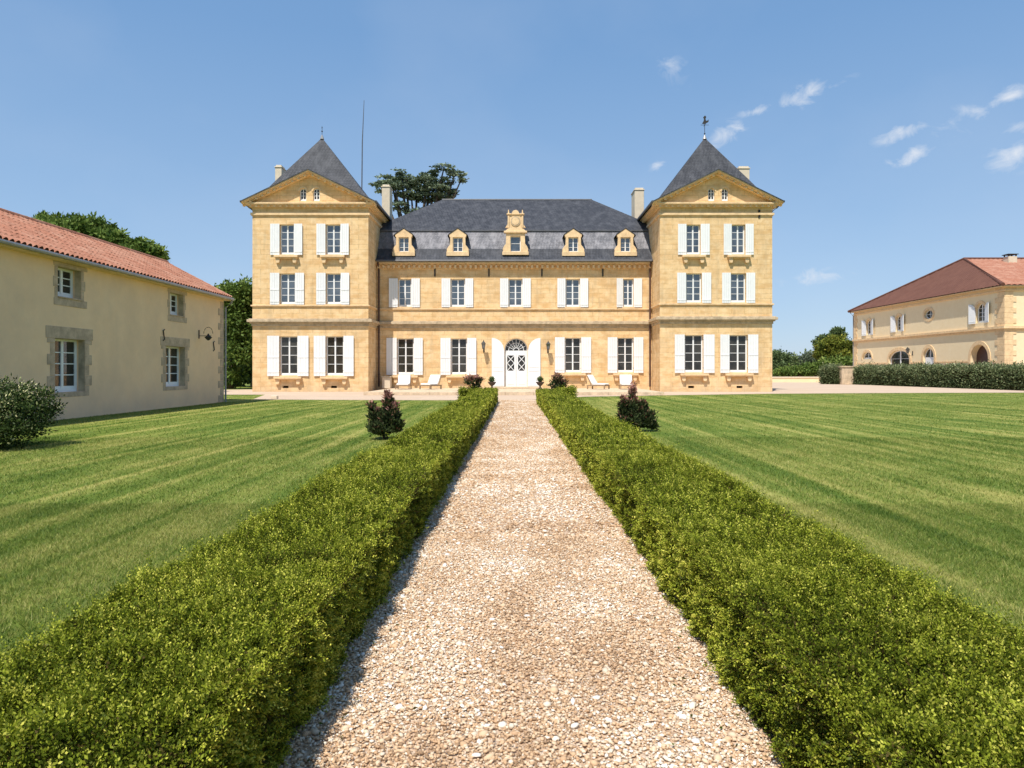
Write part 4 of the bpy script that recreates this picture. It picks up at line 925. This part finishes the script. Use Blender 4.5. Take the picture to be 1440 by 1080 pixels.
# ------------------------------------------------------------------ clipped box hedges beside the path
def hedge(name, xi, xo, y0, y1, label, end_out):
    """xi: path-side face, xo: lawn-side face"""
    root = empty(name, ((xi+xo)/2, (y0+y1)/2, 0), label, 'hedge', 'clipped hedges lining the gravel path'); s = 1 if xo > xi else -1; W = abs(xo-xi)
    def height(y): return .50+.12*np.clip(y/34, 0, 1)+.05*(vnoise(y*.8, y*0+s, 5)-.5)
    # core
    m = MB(); n = 70; vs = []; fs = []
    prof_ = [(.07, 0), (.04, .3), (.07, .66), (.13, .76), (W*.5, .80), (W-.13, .76), (W-.07, .62), (W-.03, .3), (W-.08, 0)]
    for i in range(n+1):
        y = y0+(y1-y0)*i/n; hh = float(height(np.array([y]))[0])
        for (u, v) in prof_: vs.append((xi+s*(u+.02*math.sin(y*3+u*9)), y, v*hh))
    k = len(prof_)
    for i in range(n):
        for j in range(k-1): a = i*k+j; fs.append((a, a+1, a+k+1, a+k))
    fs += [tuple(range(k)), tuple(range(n*k, n*k+k))]
    m.add(vs, fs); m.build('branch_core', M['hedge_core'], root)
    P, A, Nn, Lf, T = [], [], [], [], []
    def shoots(n, ya, yb, sl, lf, kk, deep=1.0):
        y = ya+(yb-ya)*RNG.random(n); hh = height(y)
        per = hh*2+W; q = RNG.random(n)*per                 # walk round the section: inner side, top, outer side
        u = np.where(q < hh, 0, np.where(q < hh+W, q-hh, W)); v = np.where(q < hh, q, np.where(q < hh+W, hh, per-q))
        e = np.minimum(u, W-u); top = (q >= hh) & (q < hh+W)
        v = np.where(top, hh*.97-.035*np.clip(1-e/.08, 0, 1)**2, np.minimum(v, hh*.93))
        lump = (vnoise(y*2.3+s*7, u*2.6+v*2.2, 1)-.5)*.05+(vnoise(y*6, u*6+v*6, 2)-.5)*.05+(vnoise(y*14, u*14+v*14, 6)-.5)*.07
        nx = np.where(top, np.clip((u-W/2)/(W/2), -1, 1)**5*.5, np.where(u < W/2, -1, 1.)); nz = np.where(top, 1, .22)
        nr = unit(np.stack([nx*s, np.zeros(n), nz], 1))
        p = np.stack([xi+s*u, y, v], 1)+nr*(lump-.05)[:, None]
        d = unit(nr*.75+RNG.normal(size=(n, 3))*.38+np.where(top, 1., .0)[:, None]*np.stack([-s*(.15+.25*np.clip(1-np.abs(u)/.5, 0, 1)), np.full(n, -.30), np.full(n, .28)], 1)+np.where(top, 0., 1.)[:, None]*np.array([0, -.15, .05]))
        L_ = sl*(.5+.8*RNG.random(n)+1.0*(RNG.random(n) < .06))*np.where(top, 1.0, .55)
        pn = unit(np.cross(np.cross(d, nr+RNG.normal(size=(n, 3))*.45), d)); sd = unit(np.cross(d, pn))
        low = vnoise(y*1.6+s*3, u*2.2+v, 8) > .78           # thin, browner patches
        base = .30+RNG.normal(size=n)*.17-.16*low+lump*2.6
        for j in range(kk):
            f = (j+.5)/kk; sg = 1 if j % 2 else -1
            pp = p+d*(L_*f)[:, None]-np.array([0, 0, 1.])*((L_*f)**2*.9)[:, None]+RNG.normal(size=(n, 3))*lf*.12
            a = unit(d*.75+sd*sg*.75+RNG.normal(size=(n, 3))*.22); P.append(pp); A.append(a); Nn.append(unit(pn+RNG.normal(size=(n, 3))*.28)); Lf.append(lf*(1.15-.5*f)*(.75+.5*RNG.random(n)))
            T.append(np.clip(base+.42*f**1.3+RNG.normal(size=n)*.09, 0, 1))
    shoots(46000, 1.3, 4.2, .085, .0155, 11); shoots(38000, 4.2, 9, .09, .020, 9); shoots(30000, 9, 18, .095, .030, 6); shoots(14000, 18, y1, .11, .055, 5)
    P, A, Nn, Lf, T = map(np.concatenate, (P, A, Nn, Lf, T))
    ok = P[:, 2] > .005; P, A, Nn, Lf, T = P[ok], A[ok], Nn[ok], Lf[ok], T[ok]
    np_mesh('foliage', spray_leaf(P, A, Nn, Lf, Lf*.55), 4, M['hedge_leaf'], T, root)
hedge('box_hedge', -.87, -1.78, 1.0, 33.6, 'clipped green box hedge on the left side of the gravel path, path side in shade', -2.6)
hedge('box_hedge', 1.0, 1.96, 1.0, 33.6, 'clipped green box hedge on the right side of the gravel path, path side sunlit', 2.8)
# ------------------------------------------------------------------ generic foliage
def clump_leaves(blobs, n, size, per=40, flat=0.0, spread=.28, tone_up=.3, seed=0):
    """leaves gathered in small clumps spread through ellipsoids"""
    vol = np.array([b[3]*b[4]*b[5] for b in blobs])**.67; pr = vol/vol.sum(); nc = max(4, n//per)
    bi = RNG.choice(len(blobs), nc, p=pr); B = np.array(blobs)[bi]
    d = unit(RNG.normal(size=(nc, 3))); r = RNG.random(nc)**.28
    c = B[:, :3]+d*r[:, None]*B[:, 3:6]
    rad = B[:, 3:6].min(axis=1)*spread*(.6+.8*RNG.random(nc)); idx = np.repeat(np.arange(nc), per)
    off = RNG.normal(size=(len(idx), 3))*.5*rad[idx][:, None]; off[:, 2] *= (1-flat)*.8
    P = c[idx]+off; A = unit(off+RNG.normal(size=off.shape)*rad[idx][:, None]*.5+np.array([0, 0, .1])*rad[idx][:, None])
    if flat: A[:, 2] *= (1-flat); A = unit(A)
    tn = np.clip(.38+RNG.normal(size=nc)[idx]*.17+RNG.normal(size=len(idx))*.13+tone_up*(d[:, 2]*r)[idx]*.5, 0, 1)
    ok = P[:, 2] > .02
    return P[ok], A[ok], tn[ok]
def tree(name, label, cat, base, blobs, n, size, mat, group=None, tr=.25, flat=0.0, per=40, spread=.28, limbs=True, part='crown'):
    root = empty(name, base, label, cat, group); P, A, T = clump_leaves(blobs, n, size, per, flat, spread)
    np_mesh(part, leaf_verts(P, A, size*(.6+.8*RNG.random(len(P))), size*.6), 4, mat, T, root)
    if limbs:
        zt = min(b[2] for b in blobs); m = MB(); bx, by, bz = base; cxm = sum(b[0] for b in blobs)/len(blobs)
        zt = max(zt, (max(b[2] for b in blobs)-bz)*.45+bz); mid = (bx+(cxm-bx)*.4, by, bz+(zt-bz)*.6)
        m.tube([(bx, by, bz-.1), (bx+(cxm-bx)*.1, by, bz+(zt-bz)*.2), mid], [tr*1.35, tr, tr*.8], 9)
        for b in blobs:
            q = ((mid[0]+b[0])/2+random.uniform(-.1, .1)*b[3], (mid[1]+b[1])/2, (mid[2]+b[2])/2-.1*b[5]); m.tube([mid, q, (b[0], b[1], b[2]+b[5]*.3)], [tr*.6, tr*.4, tr*.12], 6)
        m.build('trunk', M['bark'], root, smooth=True)
    return root
def pb(px, py, Y, rx, ry, dy=None): # blob from photo measures
    k = Y/F; return ((px-CX)*k, Y+random.uniform(-.5, .5)*rx*k, CH+(HY-py)*k, rx*k, (dy or rx)*k, ry*k)
# cedar behind the roof
Yc = 84
tree('cedar_tree', 'dark flat-layered cedar rising behind the chateau roof beside a chimney', 'tree', (X_(582, Yc), Yc, 0),
     [pb(563, 243, Yc, 9, 4.5), pb(548, 250, Yc, 19, 4), pb(533, 257, Yc, 13, 4), pb(570, 252, Yc, 17, 6), pb(556, 263, Yc, 23, 5), pb(585, 260, Yc, 17, 7), pb(577, 271, Yc, 22, 6),
      pb(607, 243, Yc, 13, 4.5), pb(625, 239, Yc, 15, 4.5), pb(641, 245, Yc, 11, 4.5), pb(650, 252, Yc, 5, 7), pb(600, 255, Yc, 16, 6), pb(622, 254, Yc, 17, 6), pb(634, 268, Yc, 9, 6), pb(610, 267, Yc, 24, 6),
      pb(598, 277, Yc, 20, 6), pb(622, 276, Yc, 15, 5), pb(560, 291, Yc, 15, 7), pb(575, 299, Yc, 12, 6), pb(539, 272, Yc, 10, 4), pb(600, 300, Yc, 22, 8)],
     15000, .30, M['cedar_leaf'], tr=.55, flat=.7, per=26, spread=.75)
# mast
m = MB(); x, y, z = at(508, 262, 60); m.tube([(x, 60, 12.0), (X_(509.5, 60), 60, Z_(200, 60)), (X_(512, 60), 60, Z_(141, 60))], [.06, .045, .02], 8)
tag(m.build('lightning_rod', M['lead'], loc=(x, 60, 12.0)), 'tall thin metal mast standing behind the left tower roof', 'mast')
# trees behind left farmhouse
tree('broadleaf_tree', 'leafy green tree top showing above the red roof of the farmhouse', 'tree', (-25.5, 46, 0),
     [pb(95, 322, 46, 28, 20), pb(75, 318, 46, 20, 14), pb(125, 325, 46, 28, 18), pb(150, 340, 46, 24, 16), pb(178, 350, 46, 22, 20), pb(202, 355, 46, 22, 18), pb(218, 362, 46, 14, 14), pb(140, 360, 46, 60, 30), pb(95, 345, 46, 40, 30), pb(190, 385, 46, 35, 30)],
     30000, .26, M['broad_leaf'], tr=.3)
lt = [('oak_tree', 'tall dark oak in the gap just right of the farmhouse corner', (322, 58), [(335, 420, 26, 22), (318, 425, 18, 25), (350, 412, 16, 18), (330, 455, 28, 25), (345, 490, 22, 25), (326, 528, 20, 14)], 'broad_leaf'),
      ('beech_tree', 'dark tree partly hidden by the left tower of the chateau', (358, 64), [(365, 425, 20, 26), (355, 470, 24, 30), (372, 500, 20, 25)], 'dark_leaf'),
      ('holm_oak', 'low grey-green holm oak at the foot of the gap beside the left tower', (330, 66), [(325, 500, 26, 24), (345, 512, 22, 18), (305, 480, 20, 30), (340, 525, 30, 14)], 'dark_leaf')]
for nm, lb, (bx, by), bb, mt in lt:
    tree(nm, lb, 'tree', (X_(bx, by), by, 0), [pb(a, b, by, c, d) for a, b, c, d in bb], 14000, .30, M[mt], 'trees between farmhouse and chateau', tr=.3, per=35, spread=.35)
# right background trees
rt = [('holm_oak', 'dark rounded tree just right of the chateau tower', (1100, 105), [(1104, 508, 17, 11), (1092, 506, 12, 12), (1098, 516, 18, 9)], 'dark_leaf'),
      ('willow_tree', 'pale grey-green tree left of the tallest background tree', (1135, 112), [(1140, 506, 10, 9), (1132, 512, 12, 9), (1148, 514, 10, 9)], 'grey_leaf'),
      ('lime_tree', 'yellow-green broad tree next to the far corner of the outbuilding', (1170, 105), [(1165, 484, 15, 9), (1180, 484, 13, 10), (1155, 495, 12, 8), (1170, 500, 20, 10), (1190, 495, 10, 12)], 'yellow_leaf'),
      ('pine_tree', 'tall dark pine whose crown rises above the yellow-green tree', (1178, 122), [(1177, 468, 9, 6), (1184, 473, 6, 5), (1165, 477, 15, 5), (1196, 487, 6, 7), (1150, 483, 7, 4), (1178, 483, 12, 6)], 'dark_leaf'),
      ('hazel_bush', 'green bushy growth directly behind the low cream wall', (1135, 96), [(1125, 522, 16, 7), (1145, 520, 16, 8), (1105, 523, 16, 6), (1165, 516, 18, 11), (1185, 514, 14, 12)], 'broad_leaf')]
for nm, lb, (bx, by), bb, mt in rt:
    tree(nm, lb, 'tree', (X_(bx, by), by, -.5), [pb(a, b, by, c, d) for a, b, c, d in bb], 11000, .34, M[mt], 'trees beyond the forecourt', tr=.28, per=30, spread=.4)
P, A, T = clump_leaves([(X_(p, 170), 170+random.uniform(-8, 8), 1.8, 9, 5, random.uniform(2.2, 4.4)) for p in range(0, 1500, 40)], 40000, .6, 30, 0, .5)
tag(np_mesh('far_woodland', leaf_verts(P, A, .7, .5), 4, M['dark_leaf'], T), 'distant dark belt of woodland along the horizon', 'woodland', kind='stuff')

# ------------------------------------------------------------------ shrubs
def shrub(name, label, cat, base, blobs, n, size, mat, group=None, red=0.0, upright=.0, per=12, spread=.3, stems=6):
    root = empty(name, base, label, cat, group); P, A, T = clump_leaves(blobs, n, size, per, 0, spread)
    A = unit(A+np.array([0, 0, upright])); zt = max(b[2]+b[5] for b in blobs); T = T+red*np.clip((P[:, 2]-base[2])/(zt-base[2])-.55, 0, 1)*1.5; T = np.clip(T, 0, 1)
    np_mesh('foliage', leaf_verts(P, A, size*(.6+.7*RNG.random(len(P))), size*.45), 4, mat, T, root)
    m = MB()
    for i in range(stems):
        b = blobs[i % len(blobs)]; tp = (b[0]+random.uniform(-.5, .5)*b[3], b[1]+random.uniform(-.5, .5)*b[4], b[2]+b[5]*.6)
        s0 = (base[0]+random.uniform(-.06, .06), base[1]+random.uniform(-.06, .06), base[2]-.03)
        m.tube([s0, ((s0[0]*.6+tp[0]*.4), (s0[1]*.6+tp[1]*.4), s0[2]*.5+tp[2]*.5), tp], [.02, .014, .005], 5)
    m.build('stem', M['bark'], root); return root
Ys = 13.9
shrub('variegated_shrub', 'big rounded variegated shrub with cream-edged leaves on the lawn at the left edge', 'shrub', (-10.15, Ys, 0),
      [(-10.15, Ys, .75, .95, .9, .62), (-9.75, Ys-.3, .55, .75, .7, .5), (-10.6, Ys, .8, .9, .8, .6), (-9.7, Ys+.2, .8, .55, .6, .42), (-10.0, Ys-.5, .35, .9, .5, .35), (-11.2, Ys, .6, .8, .8, .6)], 22000, .07, M['vari_leaf'], stems=12, upright=.3, spread=.26)
G = 'purple-leaved shrubs beside the path hedges'
def photinia(px, py, pyb, Y, blobs, label, n=2600, size=.085, red=1.0):
    base = (X_(px, Y), Y, 0)
    shrub('photinia_shrub', label, 'shrub', base, [pb(a, b, Y, c, d) for a, b, c, d in blobs], n, size, M['red_leaf'], G, red=red, upright=1.0, spread=.36)
photinia(541, 0, 617, 15.6, [(546, 562, 5, 12), (549, 576, 9, 14), (530, 585, 11, 11), (553, 588, 9, 16), (538, 602, 17, 10), (523, 574, 5, 8), (557, 600, 8, 9), (546, 590, 12, 12)], 'purple and dark green shrub beyond the left hedge, single reddish shoot on top', 7000)
photinia(893, 0, 605, 17.6, [(889, 555, 4.5, 15), (888, 575, 9, 16), (904, 575, 6, 12), (876, 570, 6, 12), (893, 592, 16, 11), (910, 590, 10, 12), (878, 588, 9, 10), (918, 600, 6, 6)], 'purple shrub with several pointed shoots beyond the right hedge', 7500, red=1.5)
photinia(667, 0, 550, 33.9, [(667, 537, 8, 7), (672, 532, 7, 5), (660, 535, 6, 6), (668, 545, 6, 7)], 'small purple shrub growing at the far end of the left hedge', 1100, .13)
photinia(784, 0, 550, 33.9, [(784, 533, 6, 8), (791, 540, 7, 6), (779, 540, 7, 6), (785, 546, 8, 6)], 'small dark red shrub growing at the far end of the right hedge', 1100, .13)
FP, FA = FALLEN
tag(np_mesh('fallen_leaves', leaf_verts(FP, FA, .022*(.6+.8*RNG.random(len(FP))), .011), 4, M['hedge_leaf'], RNG.random(len(FP))*.35), 'small fallen hedge leaves scattered on the gravel along both path edges', 'leaves', kind='stuff')
def small_hedge(name, label, x0, x1, y0, y1, h, n, size, mat, group=None, cat='hedge', core=True):
    root = empty(name, ((x0+x1)/2, (y0+y1)/2, 0), label, cat, group)
    if core:
        m = MB(); m.box(x0+.1, x1-.1, y0+.1, y1-.1, 0, h*.85); m.build('branch_core', M['hedge_core'], root, bevel=.08)
    L = np.array([x0, y0, 0.]); S_ = np.array([x1-x0, y1-y0, h]); nc = n//14; p = RNG.random((nc, 3)); ax = RNG.choice(3, nc, p=[.25, .45, .3]); sd = (RNG.random(nc) < .3).astype(float)
    for k in range(3):
        msk = ax == k; p[msk, k] = (sd[msk] if k < 2 else 1)
    d = np.where((ax == 2)[:, None], np.array([0, 0, 1.]), 0)+np.stack([(ax == 0)*(sd*2-1), (ax == 1)*(sd*2-1), np.zeros(nc)], 1)
    c = L+p*S_+(vnoise(p[:, 0]*S_[0]*1.2+p[:, 1]*S_[1]*1.2, p[:, 2]*3, 4)-.5)[:, None]*.22*d-.07*d
    idx = np.repeat(np.arange(nc), 14); P = c[idx]+RNG.normal(size=(len(idx), 3))*size*1.1; A = unit(d[idx]+RNG.normal(size=(len(idx), 3))*.8+np.array([0, 0, .3]))
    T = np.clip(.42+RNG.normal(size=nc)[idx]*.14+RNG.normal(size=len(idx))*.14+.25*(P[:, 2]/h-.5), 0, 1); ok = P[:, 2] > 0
    np_mesh('foliage', leaf_verts(P[ok], A[ok], size*(.6+.7*RNG.random(ok.sum())), size*.55), 4, mat, T[ok], root); return root
small_hedge('box_bush', 'small cube of clipped box closing the far end of the left hedge', -2.62, -1.8, 33.4, 34.3, .6, 6000, .07, M['hedge_leaf'], 'clipped cubes at the hedge ends', 'bush')
small_hedge('box_bush', 'small cube of clipped box closing the far end of the right hedge', 1.98, 2.8, 33.4, 34.3, .62, 6000, .07, M['hedge_leaf'], 'clipped cubes at the hedge ends', 'bush')
# long silvery hedge in front of the outbuilding: a slanting row, built in local axes then turned
def slant_hedge(name, label, pa, pb_, w, h, n):
    v = Vector((pb_[0]-pa[0], pb_[1]-pa[1])); L = v.length; root = small_hedge(name, label, 0, L, 0, w, h, n, .16, M['oliv_leaf'], 'silvery hedges by the stone pillar')
    base = root.location.copy(); a = math.atan2(v.y, v.x); mid = Matrix.Rotation(a, 3, 'Z') @ Vector((L/2, w/2, 0))
    root.location = Vector((pa[0], pa[1], 0))+mid; root.rotation_euler[2] = a
slant_hedge('silver_hedge', 'long silvery green hedge running in front of the cream outbuilding, right of the pillar', (X_(1204, 75.5), 75.5), (X_(1500, 49), 49.0), 1.6, 1.72, 56000)
slant_hedge('silver_hedge', 'short silvery green hedge clump left of the stone pillar', (X_(1156, 77.5), 77.5), (X_(1184.5, 76.5), 76.5), 1.6, 1.75, 8000)

# ------------------------------------------------------------------ furniture, urns, lanterns
def lounge_chair(x, y, rz, label):
    r = empty('lounge_chair', (x, y, .19), label, 'lounge chair', 'white cushioned lounge chairs on the terrace'); T = lambda a, b, c: (x+a, y+b, .19+c)
    m = MB(T)                                              # local: seat points to -y (towards the path)
    m.box(-.43, -.37, -.62, .55, .2, .27); m.box(.37, .43, -.62, .55, .2, .27); m.box(-.37, .37, -.62, -.56, .2, .27); m.box(-.37, .37, .49, .55, .2, .27)
    for k in range(5): m.box(-.37, .37, -.5+k*.2, -.4+k*.2, .235, .26)
    m.build('frame', M['wood'], r)
    for sx in (-1, 1):
        for sy in (-.58, .5): q = MB(T); q.box(sx*.4-.03, sx*.4+.03, sy-.03, sy+.03, 0, .2); q.build('leg', M['wood'], r)
    q = MB(T); q.box(-.36, .36, -.6, .25, .265, .37); q.build('seat_cushion', M['white_cushion'], r, bevel=.03)
    q = MB(T)
    for a in (-.36, .18): q.add([(a, .18, .37), (a+.18, .18, .37), (a+.18, .30, .37), (a, .30, .37), (a, .48, .92), (a+.18, .48, .92), (a+.18, .6, .88), (a, .6, .88)], [(0,3,2,1),(4,5,6,7),(0,1,5,4),(1,2,6,5),(2,3,7,6),(3,0,4,7)]) if False else None
    q.add([(-.37, .14, .36), (.37, .14, .36), (.37, .26, .33), (-.37, .26, .33), (-.37, .46, .93), (.37, .46, .93), (.37, .56, .88), (-.37, .56, .88)], [(0,3,2,1),(4,5,6,7),(0,1,5,4),(1,2,6,5),(2,3,7,6),(3,0,4,7)])
    q.build('back_cushion', M['white_cushion'], r, bevel=.03)
    for sx in (-.40, .36):
        q = MB(T); q.add([(sx, .24, .27), (sx+.04, .24, .27), (sx+.04, .30, .27), (sx, .30, .27), (sx, .55, .9), (sx+.04, .55, .9), (sx+.04, .6, .9), (sx, .6, .9)], [(0,3,2,1),(4,5,6,7),(0,1,5,4),(1,2,6,5),(2,3,7,6),(3,0,4,7)])
        q.build('back_post', M['wood'], r)
    r.rotation_euler[2] = rz; r.scale = (1.15, 1.15, 1.1)
lounge_chair(X_(567.5, 50), 50, R(2), 'white lounge chair under the leftmost ground floor window, facing the path')
lounge_chair(X_(606, 50), 50, R(-28), 'white lounge chair between the two windows left of the door, turned slightly aside')
lounge_chair(X_(840.5, 50), 50, R(62), 'white lounge chair seen side-on between the two windows right of the door')
lounge_chair(X_(881, 50), 50, R(-3), 'white lounge chair under the rightmost ground floor window of the central range')
def urn(px, label):
    x, y = X_(px, 50.6), 50.6; m = MB(); m.lathe((x, y, .19), [(.13, 0), (.13, .05), (.05, .12), (.06, .2), (.2, .32), (.3, .46), (.32, .48), (.28, .5)], 14)
    o = m.build('garden_urn', M['terracotta'], loc=(x, y, .19), smooth=False); tag(o, label, 'urn', 'planted urns beside the entrance door')
    P, A, T = clump_leaves([(x, y, .86, .16, .16, .18)], 900, .07, 12, 0, .4)
    s = np_mesh('clipped_plant', leaf_verts(P, A, .07, .05), 4, M['dark_leaf'], T, loc=(x, y, .68)); tag(s, label.replace('dark urn', 'small round plant growing in the urn'), 'plant', 'small plants in the urns')
urn(691.8, 'dark urn left of the entrance door'); urn(759.5, 'dark urn right of the entrance door')
def lantern(T, u, v, label, k=1.0):
    o = T(u, 0, v); r = empty('wall_lantern', o, label, 'lantern', 'iron wall lanterns')
    m = MB(T); m.box(u-.05*k, u+.05*k, 0, .03, v-.25*k, v+.15*k); m.tube([(u, .03, v-.15*k), (u, .2*k, v-.28*k), (u, .42*k, v-.2*k), (u, .45*k, v-.05*k)], .014*k, 6); m.build('bracket', M['iron'], r)
    c = (u, .45*k); m = MB(T)
    for (a, b) in ((-1, -1), (1, -1), (1, 1), (-1, 1)): m.tube([(u+a*.07*k, c[1]+b*.07*k, v-.02*k), (u+a*.12*k, c[1]+b*.12*k, v+.3*k)], .01*k, 5)
    def frust(r0, z0, r1, z1): m.add([(u+a*r0, c[1]+b*r0, z0) for a, b in ((-1,-1),(1,-1),(1,1),(-1,1))]+[(u+a*r1, c[1]+b*r1, z1) for a, b in ((-1,-1),(1,-1),(1,1),(-1,1))], [(0,3,2,1),(4,5,6,7),(0,1,5,4),(1,2,6,5),(2,3,7,6),(3,0,4,7)])
    frust(.08*k, v-.05*k, .08*k, v-.02*k); frust(.15*k, v+.3*k, .04*k, v+.44*k); frust(.03*k, v+.44*k, .02*k, v+.52*k); m.build('lantern_frame', M['iron'], r)
    g = MB(T); z0, z1 = v-.02*k, v+.3*k
    g.add([(u+a*.06*k, c[1]+b*.06*k, z0) for a, b in ((-1,-1),(1,-1),(1,1),(-1,1))]+[(u+a*.105*k, c[1]+b*.105*k, z1) for a, b in ((-1,-1),(1,-1),(1,1),(-1,1))], [(0,1,5,4),(1,2,6,5),(2,3,7,6),(3,0,4,7)])
    g.build('lantern_glass', M['glass_sky'], r)
lantern(Tf, X_(680.4, YF), 3.15, 'black iron lantern on the wall left of the entrance door', 1.15)
lantern(Tf, X_(770.5, YF), 3.1, 'black iron lantern on the wall right of the entrance door', 1.15)
# farmhouse lamp: hanging under a scrolled arch
yl, zl_ = 31.2, 3.02; r = empty('wall_lantern', (XW, yl, zl_), 'iron lamp hanging from a scrolled bracket on the farmhouse wall', 'lantern', 'iron wall lanterns'); T = face_east(XW)
m = MB(T); m.box(yl-.03, yl+.03, 0, .03, zl_-.12, zl_+.25); m.tube([(yl, 0, zl_), (yl, .55, zl_)], .014, 6)
m.tube([(yl, .42+.2*math.cos(q), zl_+.1+.28*math.sin(q)) for q in [math.pi*i/10 for i in range(11)]], .012, 6); m.build('bracket', M['iron'], r)
m = MB(); m.lathe((XW+.42, yl, zl_-.2), [(.03, -.0), (.07, .03), (.15, .12), (.16, .14), (.07, .2), (.02, .3)], 10); m.build('lamp_shade', M['iron'], r)
yl = ys(1283.5); lantern(Tw, yl, Z_(496, yl), 'dark lantern on the outbuilding wall between its two arched doors', 1.2)
